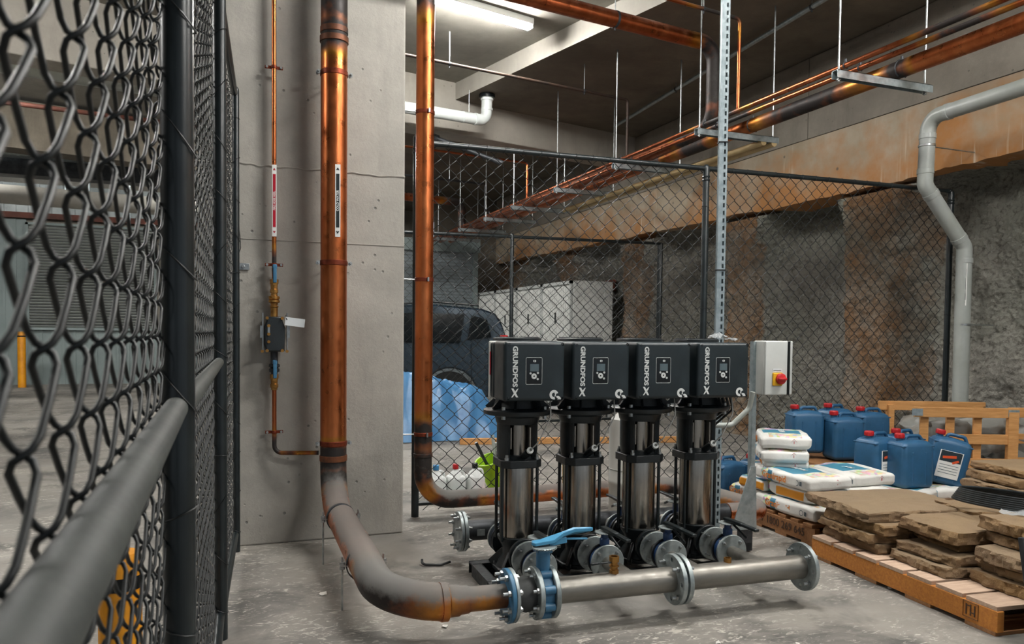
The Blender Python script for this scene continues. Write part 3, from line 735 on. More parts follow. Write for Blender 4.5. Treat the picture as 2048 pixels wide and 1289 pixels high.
def make_pump():
    t = thing('water_pump', 'p', 'pump', SK(0, 0, PZ), SKA, 'vertical multistage pumps in a row')
    # base casting with skirt, feet and ports
    m = MB()
    m.prism([(-.125, -.06), (-.06, -.125), (.06, -.125), (.125, -.06), (.125, .06), (.06, .125), (-.06, .125), (-.125, .06)], 0, .022)
    m.lathe([(.115, .022), (.105, .05), (.078, .09), (.08, .14), (.105, .18), (.112, .2), (.0, .2)], 24)
    for sx_ in (-1, 1):
        for sy_ in (-1, 1): m.bar((sx_*.05, sy_*.05, .1), (sx_*.115, sy_*.115, .012), .02, .05)
    m.cyl((0, -.17, .12), (0, .17, .12), .05, n=18)
    m.build('base_casting', 'black', t, bevel=.003)
    for s in (-1, 1):
        m = MB(); flange(m, (0, s*.165, .12), (0, 1, 0), .098, .03, .022); m.build('port_flange', 'black', t)
    for a in (45, 135, 225, 315):
        x, y = .155*math.cos(R(a))*.9, .155*math.sin(R(a))*.9
        m = MB(); m.cyl((x, y, .01), (x, y, .03), .012, n=6); m.build('foot_bolt', 'zinc', t)
    m = MB(); m.lathe([(.098, .197), (.0985, .2), (.0985, .612), (.096, .625)], 40); m.build('sleeve', 'stainless', t)
    for a in (28, 152, 208, 332):
        x, y = .119*math.cos(R(a)), .119*math.sin(R(a)); m = MB(); m.cyl((x, y, .18), (x, y, .64), .0095, n=10); m.build('tie_rod', 'black_gloss', t)
    # head plate
    q = .122; c = .045
    m = MB(); m.prism([(-q, -q+c), (-q+c, -q), (q-c, -q), (q, -q+c), (q, q-c), (q-c, q), (-q+c, q), (-q, q-c)], .605, .65)
    m.lathe([(.1, .65), (.085, .668), (.06, .672), (.001, .672)], 24); hp = m.build('head_plate', 'black', t, bevel=.004)
    for sx_ in (-1, 1):
        for sy_ in (-1, 1):
            m = MB(); m.cyl((sx_*.09, sy_*.09, .65), (sx_*.09, sy_*.09, .664), .013, n=6); m.cyl((sx_*.09, sy_*.09, .664), (sx_*.09, sy_*.09, .68), .009, n=8); m.build('nut', 'zinc', hp)
    m = MB(); m.cyl((.012, -.07, .66), (.022, -.135, .70), .02, n=12); m.cyl((.022, -.135, .70), (.026, -.15, .71), .013, n=12); sn = m.build('sensor', 'black', t)
    m = MB(); m.lathe([(.019, 0), (.019, .014), (.008, .016), (.008, .024)], 14, frame((.026, -.148, .708), (1, 0, 0), (0, .52, .85))); m.build('sensor_nut', 'white', sn)
    m = MB(); m.tube(rounded([(.028, -.158, .716), (.06, -.19, .76), (.13, -.2, .90), (.135, -.17, 1.02)], .05, 5), .0038, 8); m.build('sensor_cable', 'wire_grey', t)
    # motor stool with two windows, coupling guard between
    m = MB()
    for a0 in (-42, 138):
        m.lathe([(.112, .65), (.118, .70), (.118, .86), (.1, .86), (.1, .65), (.112, .65)], 14, None, R(a0), R(a0+84))
        for e in (a0, a0+84): m.box((.109*math.cos(R(e)), .109*math.sin(R(e)), .755), (.02, .02, .21), rz=R(e))
    m.lathe([(.118, .85), (.124, .86), (.13, .89), (.155, .905), (.09, .905), (.09, .85), (.118, .85)], 32)
    m.build('motor_stool', 'black', t)
    m = MB(); m.lathe([(.062, .66), (.062, .875)], 28); m.cyl((-.058, -.06, .71), (-.058, -.06, .83), .006, n=6); m.cyl((.058, -.06, .71), (.058, -.06, .83), .006, n=6); m.build('coupling_guard', 'stainless', t)
    m = MB(); m.lathe([(.15, .905), (.19, .905), (.197, .915), (.197, .93), (.185, .938), (.14, .945), (.128, .99), (.128, 1.34), (.12, 1.345), (.001, 1.345)], 36)
    for k in range(8):
        a = R(22.5+45*k); m.bar((.12*math.cos(a), .12*math.sin(a), .975), (.17*math.cos(a), .17*math.sin(a), .93), .012, .05)
    fl = m.build('motor', 'black', t)
    for k in range(4):
        a = R(45+90*k)
        m = MB(); x, y = .172*math.cos(a), .172*math.sin(a); m.cyl((x, y, .93), (x, y, .955), .012, n=6); m.cyl((x, y, .885), (x, y, .905), .013, n=6); m.cyl((x, y, .9), (x, y, .94), .008, n=6); m.build('flange_bolt', 'zinc', fl)
    m = MB(); m.lathe([(.001, 1.345), (.12, 1.345), (.138, 1.34), (.14, 1.33), (.13, 1.325)], 36, Matrix.Translation((0, .02, 0)))
    for k in range(40):
        a = 2*math.pi*k/40; m.box((.1*math.cos(a), .02+.1*math.sin(a), 1.345), (.05, .006, .006), rz=a)
    m.build('fan_cover', 'dark_steel', t)
    # terminal box
    m = MB(); m.rbox((0, -.19, 1.163), (.35, .2, .325), .02, 6); m.rbox((0, -.08, 1.163), (.36, .06, .31), .012, 4)
    cb = m.build('control_box', 'box_black', t)
    m = MB(); m.rbox((.0, -.04, 1.163), (.372, .03, .322), .01, 4); m.build('box_flange', 'pale_box', cb)
    fy = -.2905
    for x, z in ((-.148, 1.305), (.158, 1.31), (-.148, 1.02), (.158, 1.015)):
        m = MB(); flange(m, (x, fy+.0015, z), (0, 1, 0), .0085, .0055, .004, 14); m.build('cover_screw', 'panel_black', cb)
    m = MB(); w, h = .046, .072; z = 1.165; x = -.005
    pts = []
    for cx_, cz_, a0 in ((w-.006, h-.006, 0), (-w+.006, h-.006, 90), (-w+.006, -h+.006, 180), (w-.006, -h+.006, 270)):
        for k in range(4): pts.append((x+cx_+.006*math.cos(R(a0+30*k)), fy, z+cz_+.006*math.sin(R(a0+30*k))))
    m.tube(pts, .0011, 5, closed=True); m.build('panel_outline', 'white_print', cb)
    m = MB(); m.rbox((x, fy+.001, z), (.088, .003, .14), .0014, 2); m.build('display_panel', 'panel_black', cb)
    m = MB(); m.box((x+.002, fy-.001, z+.018), (.05, .002, .04)); m.build('screen', 'screen', cb)
    for dx, dz, r in ((0, -.028, .0155), (-.02, -.012, .006), (.022, -.010, .006), (.021, -.043, .006)):
        m = MB(); flange(m, (x+dx, fy-.0015, z+dz), (0, 1, 0), r, r*.3 if r > .01 else .001, .003, 14)
        if r > .01:
            m.cur = 0
        m.build('button', 'white_print', cb)
    for s in (-1, 1):
        m = MB(); m.lathe([(.001, 0), (.0065, 0)], 10, frame((x+.003+s*.0015, fy-.001, z+.054), (1, 0, 0), (0, 0, 1)), R(90 if s < 0 else -90), R(270 if s < 0 else 90)); m.build('status_light', 'white_print', cb)
    text(cb, 'GRUNDFOS', .0375, 'white_print', frame((-.113, fy, 1.30), (0, 0, -1), (1, 0, 0)), bold=.0014, sx=1.10)
    # x-shaped mark below the lettering
    Mx = frame((-.113, fy-.0002, 1.048), (1, 0, 0), (0, 0, 1)); m = MB()
    m.prism([(-.02, .024), (-.008, .024), (.004, .004), (.018, -.022), (.020, -.024), (.008, -.024), (-.004, -.006)], 0, .0006, Mx)
    m.prism([(-.02, -.024), (-.013, -.024), (.0, -.008), (.012, .006), (.02, .024), (.012, .02), (.002, .008), (-.004, .0)], 0, .0009, Mx)
    m.build('cross_mark', 'white_print', cb)
    # round emblem, lower right
    Me = frame((.112, fy-.0002, 1.035), (1, 0, 0), (0, 0, 1)); m = MB()
    m.lathe([(.012, 0), (.026, 0)], 26, Me, R(20), R(285)); m.lathe([(.006, .0002), (.012, .0002)], 10, Me, R(-60), R(60)); m.lathe([(.008, 0), (.019, 0)], 14, Me @ Matrix.Translation((.022, -.026, 0)), R(0), R(120)); m.lathe([(.001, 0), (.006, 0)], 10, Me @ Matrix.Translation((.026, -.026, 0)), R(0), R(180))
    m.build('emblem', 'white_print', cb)
    return t
pump = make_pump()
LB = ['black vertical pump at the left end of the row, under its own control box', 'second black vertical pump from the left in the row',
      'third black vertical pump from the left in the row', 'black vertical pump at the right end of the row, beside the white switch box']
PSP = .392
for i in range(4):
    o = pump if i == 0 else copy_tree(pump)
    o.location = SK(PSP*i, 0, PZ); o['label'] = LB[i]
# label strip on the side of the first pump's box
m = MB(); m.box((-.184, -.05, 1.17), (.004, .03, .28)); o = m.build('side_label', 'pale_box', pump)
m = MB(); m.box((-.1855, -.066, 1.2), (.004, .012, .13)); m.build('side_label', 'sign_red', pump)

# branch valves
def bolts_on(t, c, ax, r, n, ph, ln=.03, mat='zinc', rb=.011):
    for p in ring_pts(c, ax, r, n, ph):
        m = MB(); d = Vector(ax).normalized(); hexbolt(m, p, d, rb, .009, ln*.4); hexbolt(m, p-d*ln, -d, rb, .009, ln*.2); m.cyl(p, p-d*ln, rb*.6, n=6); m.build('bolt', mat, t)
def branch(i, side):
    x = PSP*i; s = -1 if side == 'front' else 1
    nm = ['left end', 'second', 'third', 'right end'][i]
    where = 'in front of' if s < 0 else 'behind'
    t = thing('branch_valve', f'flanged valve with black lever {where} the {nm} pump', 'valve', SK(x, s*.17, zm), SKA, 'discharge branch valves' if s < 0 else 'suction branch valves')
    def Y(d): return s*d
    if s < 0:
        m = MB(); flange(m, (0, Y(.055), 0), (0, 1, 0), .1, .028, .016); m.build('flange', 'galv_flange', t)
        bolts_on(t, (0, Y(.063), 0), (0, s, 0), .078, 4, R(45), .075)
        m = MB(); m.cyl((0, Y(.02), 0), (0, Y(.18), 0), .034, n=18); m.build('pipe_spool', 'steel', t)
        m = MB(); flange(m, (0, Y(.165), 0), (0, 1, 0), .088, .03, .01); m.build('wafer_ring', 'dark_steel', t)
        m = MB(); flange(m, (0, Y(.195), 0), (0, 1, 0), .078, .03, .044); m.cyl((0, Y(.195), .06), (0, Y(.195), .155), .02, n=14); m.rbox((0, Y(.195), .105), (.05, .04, .05), .012, 4); m.build('valve_body', 'blue_dark', t)
        m = MB(); flange(m, (0, Y(.235), 0), (0, 1, 0), .098, .03, .016); m.build('flange', 'galv_flange', t)
        bolts_on(t, (0, Y(.243), 0), (0, s, 0), .077, 4, R(45), .03)
        m = MB(); m.cyl((0, Y(.24), 0), (0, Y(.55), 0), .036, n=18); m.build('branch_pipe', 'steel', t)
        hy, hz = Y(.195), .155
    else:
        m = MB(); flange(m, (0, Y(.03), 0), (0, 1, 0), .096, .028, .014); m.build('flange', 'dark_steel', t)
        m = MB(); flange(m, (0, Y(.06), 0), (0, 1, 0), .08, .03, .04); m.cyl((0, Y(.06), .06), (0, Y(.06), .155), .02, n=14); m.build('valve_body', 'blue_dark', t)
        m = MB(); flange(m, (0, Y(.095), 0), (0, 1, 0), .096, .03, .016); m.build('flange', 'galv_flange', t)
        m = MB(); m.cyl((0, Y(.1), 0), (0, Y(.27), 0), .034, n=18); m.build('branch_pipe', 'steel', t)
        hy, hz = Y(.06), .155
    # notch plate and lever
    m = MB()
    m.lathe([(.001, hz), (.05, hz), (.052, hz+.003), (.05, hz+.006), (.001, hz+.006)], 30, Matrix.Translation((0, hy, 0)))
    for k in range(22):
        a = math.pi*2*k/22; m.box((.052*math.cos(a), hy+.052*math.sin(a), hz+.003), (.006, .008, .005), rz=a)
    m.build('notch_plate', 'galv_flange', t)
    m = MB(); k = 1 if s < 0 else 1
    m.bar((0, hy-s*.03, hz+.022), (.012, hy+s*.13, hz+.02), .032, .02); m.bar((.012, hy+s*.12, hz+.02), (.022, hy+s*.25, hz+.018-.002), .03, .016)
    m.bar((.004, hy+s*.03, hz+.012), (.012, hy+s*.17, hz-.045), .016, .008, up=(1, 0, 0))
    m.build('lever', 'black_gloss', t, bevel=.004)
for i in range(4): branch(i, 'front')
for i in range(4): branch(i, 'back')

# discharge manifold
MY = -.76
t = thing('discharge_manifold', 'grey steel header pipe with bolted flanges lying in front of the pumps', 'manifold pipe', SK(0, MY, 0), SKA)
L0, LM, L1 = -.075, .615, 1.385
m = MB(); m.cyl((L0, 0, zm), (LM-.02, 0, zm), .0635, n=36, caps=False); m.build('pipe', 'steel', t)
m = MB(); m.cyl((LM+.02, 0, zm), (L1, 0, zm), .0635, n=36, caps=False); m.build('pipe', 'steel', t)
def drilled(m, cx_, z, ro, ri, t_, n, ph=0., hr=.0115):
    """flange plate with real bolt holes, axis along x"""
    seg = 6; ns = n*seg; ring_o = []; vs = []; fs = []
    for k in range(ns): q = ph+2*math.pi*k/ns; ring_o.append((math.cos(q), math.sin(q)))
    rb = (ro+ri)/2+.006
    for side in (-1, 1):
        for k in range(ns): vs.append((cx_+side*t_/2, ro*ring_o[k][0], z+ro*ring_o[k][1]))
        for k in range(ns): vs.append((cx_+side*t_/2, ri*ring_o[k][0], z+ri*ring_o[k][1]))
        for b_ in range(n):
            q = ph+2*math.pi*(b_+.5)/n
            for j in range(12):
                w = q+2*math.pi*j/12; vs.append((cx_+side*t_/2, rb*math.cos(q)+hr*math.cos(w), z+rb*math.sin(q)+hr*math.sin(w)))
    half = 2*ns+12*n
    for side in (0, 1):
        o = side*half
        for b_ in range(n):
            oo = [o+(b_*seg+k) % ns for k in range(seg+1)]; ii = [o+ns+(b_*seg+k) % ns for k in range(seg+1)]
            h = [o+2*ns+b_*12+j for j in range(12)]
            # outward half (hole j=9..3 around 0) joins outer arc, inward half joins inner arc; angle 0 points outward
            def quad(a): fs.append(tuple(a if side else a[::-1]))
            out_h = [h[9], h[10], h[11], h[0], h[1], h[2], h[3]]; in_h = [h[9], h[8], h[7], h[6], h[5], h[4], h[3]]
            for k in range(6): quad((oo[k], oo[k+1], out_h[k+1], out_h[k])); quad((in_h[k], in_h[k+1], ii[k+1], ii[k]))
            quad((oo[0], out_h[0], in_h[0], ii[0])) if False else quad((oo[0], h[9], ii[0]))
            quad((h[3], oo[6], ii[6]))
    for k in range(ns):
        l = (k+1) % ns; fs.append((k, l, half+l, half+k)); fs.append((ns+l, ns+k, half+ns+k, half+ns+l))
    for b_ in range(n):
        for j in range(12):
            a = 2*ns+b_*12+j; b2 = 2*ns+b_*12+(j+1) % 12; fs.append((b2, a, half+a, half+b2))
    m.add(vs, fs)
for cx_, nm in ((LM-.018, 0), (LM+.018, 0), (L1, 1)):
    m = MB(); drilled(m, cx_, zm, .128, .06, .024, 8, R(22.5)); m.build('flange', 'galv_flange', t, bevel=.002, ang=30)
def xbolts(t, x0, x1, z, r, n, ks, ph, mat='zinc'):
    for k in ks:
        q = ph+2*math.pi*k/n; y, zz = r*math.cos(q), z+r*math.sin(q)
        m = MB(); hexbolt(m, (x0, y, zz), (-1, 0, 0), .014, .012, .022); hexbolt(m, (x1, y, zz), (1, 0, 0), .014, .012, .012); m.cyl((x0, y, zz), (x1, y, zz), .009, n=8); m.build('bolt', mat, t)
rbm = (.128+.06)/2+.006
xbolts(t, LM-.03, LM+.03, zm, rbm, 8, (0, 2, 4, 6), R(45))
xbolts(t, L1-.012, L1+.012, zm, rbm, 8, (0, 2, 4, 6), R(45))
m = MB(); m.lathe([(.024, .255), (.024, .278), (.019, .28), (.019, .292), (.026, .294), (.026, .30), (.019, .302), (.019, .316), (.026, .318), (.026, .345), (.018, .345), (.018, .325)], 8, Matrix.Translation((.262, 0, 0))); gv = m.build('gauge_valve', 'brass', t)
m = MB(); m.box((.21, -.005, .318), (.09, .016, .008)); m.bar((.18, -.005, .318), (.135, -.005, .315), .014, .012); m.build('valve_handle', 'black_gloss', gv, bevel=.003)
m = MB(); m.lathe([(.02, .255), (.02, .285), (.014, .285), (.014, .275)], 12, Matrix.Translation((.915, 0, 0))); m.build('plug_socket', 'brass', t)
# inlet assembly at the left end of the manifold
t = thing('inlet_valve', 'blue lugged butterfly valve with a long bright blue lever at the manifold inlet', 'valve', SK(0, MY, 0), SKA)
xv = -.115
m = MB(); m.lathe([(.058, -.026), (.10, -.026), (.10, .026), (.058, .026), (.058, -.026)], 32, frame((xv, 0, zm), (0, 1, 0), (0, 0, 1)))
for k in range(8):
    q = R(22.5+45*k); m.cyl((xv-.026, .103*math.cos(q), zm+.103*math.sin(q)), (xv+.026, .103*math.cos(q), zm+.103*math.sin(q)), .021, n=14)
m.cyl((xv, 0, zm+.1), (xv, 0, zm+.2), .034, n=18); m.rbox((xv, 0, zm+.205), (.075, .075, .02), .008, 4); m.build('valve_body', 'blue_paint', t)
for x in (xv-.04, xv+.04):
    m = MB(); flange(m, (x, 0, zm), (1, 0, 0), .125, .05, .024, 36); m.build('flange', 'galv_flange', t)
m = MB(); m.lathe([(.001, 0), (.055, 0), (.06, .004), (.055, .008), (.001, .008)], 30, Matrix.Translation((xv-.0, -.01, zm+.218)))
for k in range(26):
    a = math.pi*2*k/26; m.box((xv+.06*math.cos(a), -.01+.06*math.sin(a), zm+.222), (.006, .008, .006), rz=a)
m.build('notch_plate', 'galv_flange', t)
m = MB(); zh = zm+.24
m.prism([(-.05, -.028), (.05, -.022), (.1, -.014), (.16, -.013), (.25, -.012), (.26, 0), (.25, .012), (.16, .013), (.1, .014), (.05, .022), (-.05, .028), (-.06, .0)], -.008, .008, frame((xv, 0, zh), (1, 0, 0), (0, 1, 0)))
for k, (v) in enumerate(m.v):
    x = v[0]-xv; m.v[k] = (v[0], v[1], v[2]+(.0 if x < .04 else min(.05, (x-.04)*.55)))
lv = m.build('lever', 'blue_bright', t, bevel=.003)
m = MB(); m.bar((xv+.03, 0, zh-.005), (xv+.12, 0, zh+.008), .016, .03); m.bar((xv+.115, 0, zh+.012), (xv+.23, 0, zh+.005), .014, .009); m.build('trigger', 'blue_bright', lv, bevel=.003)
for k in range(8):
    q = R(22.5+45*k); y, zz = .103*math.cos(q), zm+.103*math.sin(q)
    m = MB(); hexbolt(m, (xv-.052, y, zz), (-1, 0, 0), .014, .012, .018); m.build('bolt', 'zinc', t)
# rubber joint and copper flange
xr = -.21
m = MB(); m.tube([Vector((x, 0, zm)) for x in (xr-.065, xr-.045, xr, xr+.045, xr+.06)], 0, 32, rads=[.066, .072, .086, .078, .072]); m.build('rubber_joint', 'rubber', t)
for x, mt_, th in ((xr-.085, 'blue_paint', .02), (xr-.065, 'galv_flange', .018)):
    m = MB(); flange(m, (x, 0, zm), (1, 0, 0), .128, .05, th, 36); m.build('flange', mt_, t)
for k in range(8):
    q = R(22.5+45*k); y, zz = .103*math.cos(q), zm+.103*math.sin(q)
    m = MB(); hexbolt(m, (xr-.095, y, zz), (-1, 0, 0), .015, .014, .026); hexbolt(m, (xr-.056, y, zz), (1, 0, 0), .015, .012, .006); m.cyl((xr-.1, y, zz), (xr-.05, y, zz), .009, n=8); m.build('bolt', 'zinc', t)

# suction manifold
t = thing('suction_manifold', 'dark steel header pipe with a blind end flange behind the pumps', 'manifold pipe', SK(0, .46, 0), SKA)
m = MB(); m.cyl((-.2, 0, zm), (1.75, 0, zm), .0635, n=32, caps=False); m.build('pipe', 'dark_steel', t)
m = MB(); flange(m, (-.2, 0, zm), (1, 0, 0), .125, .05, .022, 36); m.build('flange', 'galv_flange', t)
m = MB(); flange(m, (-.226, 0, zm), (1, 0, 0), .125, .001, .02, 36); m.build('blind_flange', 'galv_flange', t)
xbolts(t, -.237, -.189, zm, .1, 8, range(8), R(22.5))
m = MB(); m.box((-.1, -.066, zm), (.05, .004, .04)); m.build('pipe_plate', 'zinc', t)

# switch box on its stand
cs = SK(1.555, .0, 0)
t = thing('switch_stand', 'slim galvanised channel stand with a spreading foot plate carrying the switch box', 'stand', (cs.x+.155, cs.y+.14, 0), SKA)
m = MB(); m.box((0, 0, .78), (.03, .006, 1.26)); m.box((-.014, .018, .78), (.004, .036, 1.26)); m.build('channel', 'galv', t)
m = MB(); m.prism([(-.16, .0), (.035, .0), (.02, .42), (-.018, .42)], -.003, .003, frame((0, -.004, .16), (1, 0, 0), (0, 0, 1))); m.build('foot_gusset', 'galv', t)
m = MB(); m.box((-.03, .03, .085), (.09, .05, .15)); m.box((-.12, .03, .04), (.26, .05, .06)); m.build('foot_bracket', 'dark_steel', t, bevel=.004)
t = thing('switch_box', 'white isolator box with a red and yellow rotary switch', 'switch box', (cs.x+.155, cs.y+.14, 1.06), SKA)
m = MB(); m.rbox((.1, -.03, .178), (.19, .11, .355), .008, 4); m.build('body', 'pale_box', t)
m = MB(); m.rbox((.095, -.092, .178), (.17, .014, .35), .005, 4); dr = m.build('door', 'white', t)
m = MB(); m.box((.188, -.095, .178), (.012, .02, .35)); m.build('door_edge', 'panel_black', dr)
m = MB(); m.rbox((.207, -.055, .178), (.03, .08, .352), .006, 4); m.build('side_cover', 'white', t)
m = MB(); m.rbox((.10, -.104, .105), (.075, .012, .085), .006, 4); m.build('switch_plate', 'yellow', t)
m = MB(); m.lathe([(.036, 0), (.036, .016), (.03, .02), (.001, .02)], 28, frame((.118, -.108, .108), (1, 0, 0), (0, 0, 1))); m.rbox((.118, -.134, .108), (.06, .022, .018), .007, 4); m.build('switch_knob', 'red', t)
m = MB(); m.box((.1, -.1005, .163), (.07, .002, .02)); o = m.build('name_label', 'paper', t)
m = MB()
for k in range(12): m.box((.072+.005*k, -.102, .163), (.0032, .001, .0045))
m.build('label_print', 'sign_black', o)
# cables between the right hand box and the stand
for k in range(4):
    c0 = SK(PSP*3+.08+.025*k, -.12, 1.085); c1 = SK(PSP*3+.06+.02*k, .13, .92-.02*k)
    m = MB(); m.tube(rounded([c0, c0-Vector((-.03, 0, .09)), c1+Vector((.05, 0, -.03)), c1], .04, 4), .0075, 8)
    tag(m.build('power_cable', 'cable', None), ['thick black cable under the right end control box, nearest the pump', 'black cable looping second from the right end pump', 'black cable looping third from the right end pump', 'black cable nearest the switch stand'][k], 'cable', 'cables under the right end control box')
m = MB(); a0 = SK(PSP*3+.16, .16, .93); m.tube(rounded([a0, SK(PSP*3+.22, .16, .86), SK(PSP*3+.36, .15, .86), SK(PSP*3+.47, .12, .97), SK(PSP*3+.48, .1, 1.08)], .05, 5), .017, 12)
tag(m.build('flexible_conduit', 'pvc_grey'), 'pale flexible conduit sagging beneath the white switch box', 'conduit')
# plastic film left on the last box
m = MB(); c = SK(PSP*3+.1, -.05, 1.42)
m.grid(lambda u, v: (c.x+.16*u-.03+.015*noise.noise((u*5, v*5, 2)), c.y+.13*v-.06+.015*noise.noise((u*5, v*5, 9)), c.z+.045*max(0, 1-abs(u-.28)*3)*(1-abs(v-.5))+.016*noise.noise((u*7, v*7, 4))+.006), 14, 12)
tag(m.build('plastic_film', 'film'), 'crumpled clear film lying on the right end control box', 'plastic film')
# slotted strut standing behind the row
p = Vector((3.07, 4.33, 0))
t = thing('slotted_strut', 'tall galvanised slotted channel post rising to the ceiling behind the right end pump', 'channel post', (3.125, 4.33, 0), R(-24)); t.scale = (.8, .8, 1)
m = MB(); HZ = 5.3; w = .041
m.box((-w/2+.012, -w/2, HZ/2), (.024, .0025, HZ)); m.box((-w/2, 0, HZ/2), (.0025, w, HZ)); m.box((w/2-.0, 0, HZ/2), (.0025, w, HZ)) if False else None
m.box((-w/2, w/2, HZ/2), (.012, .0025, HZ)); m.build('web', 'galv', t)
# slotted face: two edge strips joined by bridges between the slots
m = MB(); k = 0; z = .02
m.box((.0085, -w/2-.0005, HZ/2), (.013, .0025, HZ)); m.box((.0375, -w/2-.0005, HZ/2), (.013, .0025, HZ))
while z < HZ: m.box((.023, -w/2-.0005, z+.011), (.018, .0025, .022)); z += .05
m.box((.043, -w/2+.02, HZ/2), (.0025, .041, HZ)); m.box((.023, .016, HZ/2), (.042, .0025, HZ)); m.build('slotted_face', 'galv', t)
for z in (2.72, 1.88):
    m = MB(); m.box((.01, 0, z), (.078, .06, .008)); m.build('cable_tie', 'cable', t)
# pressure tank behind the row
t = thing('pressure_tank', 'pale rounded tank standing behind the second and third pumps', 'tank', (2.98, 5.2, 0))
m = MB(); m.lathe([(.13, 0), (.13, .02), (.15, .03), (.165, .1), (.168, .3), (.171, .305), (.171, .335), (.168, .34), (.168, .72), (.155, .80), (.1, .85), (.03, .87), (.001, .872)], 36); m.build('shell', 'tank', t)
m = MB(); flange(m, (0, 0, .42), (0, 0, 1), .1705, .16, .012, 36); m.build('seam_band', 'pvc_grey', t)
# ---------------------------------------------------------------- overhead services along the right wall
ZB = 3.63; BX0, BX1 = 4.75, 5.80
def ohpipe(name, label, pts, r, bend, mat='copper', marks=(), n=20, cat='copper pipe', group=None):
    pth = dense(rounded(pts, bend, 8), .12) if len(pts) > 2 else dense([Vector(p) for p in pts], .12)
    m = MB(); m.tube(pth, r, n, a=burned(pth, marks) if marks else None); o = m.build(name, mat, None)
    return tag(o, label, cat, group)
def hung(name, label, pts, r, bend, mat, marks, rods, cat='copper pipe', n=20, ztop=ZR):
    """pipe with rings and rods as parts"""
    p0 = Vector(pts[0]); t = thing(name, label, cat, p0)
    pth = dense(rounded(pts, bend, 8), .1) if len(pts) > 2 else dense([Vector(p) for p in pts], .1)
    m = MB(); m.tube(pth, r, n, a=burned(pth, marks) if marks else None); m.build('pipe', mat, t, world=True)
    for p, d in rods:
        m = MB(); flange(m, p, d, r+.005, r-.002, .03, 16); m.cyl((p[0], p[1], p[2]-r-.03), (p[0], p[1], p[2]-r), .008, n=8); m.build('hanger_ring', 'dark_steel', t, world=True)
        m = MB(); m.cyl((p[0], p[1], p[2]+r), (p[0], p[1], ztop+.02), .006, n=8); m.build('hanger_rod', 'zinc', t, world=True)
    return t
hung('overhead_copper_pipe', 'thick copper pipe crossing under the soffit and dropping to the wall pipes', [(1.3, 6.72, 4.64), (5.14, 7.29, 4.64), (5.14, 7.29, 3.76), (5.17, 9.2, 3.722), (5.17, 18.5, 3.722)], .082, [.2, .2, 2.0], 'copper_dark', [(3.95, .5), (4.35, .3), (4.7, .45), (5.1, .3)], [((3.8, 7.092, 4.64), (1, .15, 0))], n=24)
XS = [('thin copper pipe on the hangers, furthest from the wall', 4.861, .023), ('thin copper pipe on the hangers, second from the free end', 5.016, .023), ('thick orange copper pipe on the hangers, nearest the wall', 5.474, .075)]
for lb, x, r in XS:
    ohpipe('wall_copper_pipe', lb, [(x, .8, ZB+.03+r), (x, 18.6, ZB+.03+r)], r, 0, 'copper_dark' if r < .05 else 'copper', [(4.3, .2), (7.3, .5), (5.4, .9), (8.2, .3)] if r > .05 else [(6.0, .6), (3.3, .4)], group='copper pipes along the wall')
for x, lb in ((5.60, 'pale yellow pipe under the wall copper pipes, nearer the aisle'), (5.74, 'pale yellow pipe under the wall copper pipes, nearer the wall')):
    m = MB(); m.cyl((x, 7.0, ZB-.07), (x, 12.2, ZB-.07), .035, n=12); tag(m.build('insulated_pipe', S('insulation%d' % int(x*100), 'c9b184', 'b59c6e', .6, 0, 4)), lb, 'pipe')
ys_ = [3.24, 5.07, 7.03, 8.86, 10.69, 12.49, 13.95, 15.6, 17.3]
ORD = ['nearest, above the viewer', 'front', 'second', 'third', 'fourth', 'fifth', 'sixth', 'seventh', 'furthest']
for k, y in enumerate(ys_):
    t = thing('trapeze_hanger', f'galvanised channel hanger with two rods under the wall pipes, {ORD[k]} of the row' if k not in (0, 8) else f'galvanised channel hanger with two rods, {ORD[k]}', 'pipe hanger', (BX0, y, ZB), 0, 'trapeze hangers along the wall')
    m = MB(); L = BX1-BX0
    m.box((L/2, 0, -.003), (L, .066, .004)); m.box((L/2, -.031, -.033), (L, .004, .064)); m.box((L/2, .031, -.033), (L, .004, .064)); m.build('channel', 'galv', t)
    for x in (.04, L-.06):
        m = MB(); m.cyl((x, 0, -.085), (x, 0, ZR-ZB+.02), .0085, n=8); m.cyl((x, 0, -.078), (x, 0, -.066), .018, n=6); m.cyl((x, 0, .002), (x, 0, .014), .014, n=6); m.build('hanger_rod', 'zinc', t)
    for _, x, r in XS:
        m = MB(); z = .03+r; m.tube([Vector((x-BX0+(r+.003)*math.cos(q), 0, z+(r+.003)*math.sin(q))) for q in [R(-60+300*j/14) for j in range(15)]], .006, 6); m.cyl((x-BX0, 0, z+r), (x-BX0, 0, z+r+.03), .012, n=8); m.build('pipe_clip', 'dark_steel', t)
hung('sprinkler_pipe', 'thin dark pipe hanging across under the slab with a short drop at its end', [(1.1, 8.9, 4.7), (5.36, 9.6, 4.7), (5.36, 9.6, 3.74)], .02, .05, 'pipe_brown', [], [((2.66, 9.157, 4.7), (1, .15, 0)), ((4.63, 9.48, 4.7), (1, .15, 0))], n=10)
hung('sprinkler_pipe', 'thin copper pipe near the strut dropping to the wall pipes', [(2.8, 6.40, 4.7), (5.05, 6.73, 4.7), (5.05, 6.73, 3.74)], .019, .05, 'copper_dark', [(2.0, .5)], [((4.56, 6.66, 4.7), (1, .15, 0))], n=10)
hung('sprinkler_pipe', 'thin copper pipe seen through the fence with a drop above the second hanger', [(1.6, 12.45, 4.5), (5.24, 13.0, 4.5), (5.24, 13.0, 3.74)], .02, .05, 'copper_dark', [], [((4.2, 12.84, 4.5), (1, .15, 0))], n=8)
hung('sprinkler_pipe', 'dark thin pipe far behind the fence near the roller door', [(1.6, 14.7, 4.5), (5.2, 15.2, 4.5), (5.2, 15.2, 3.74)], .022, .05, 'dark_steel', [], [((4.4, 15.08, 4.5), (1, .15, 0))], n=8)
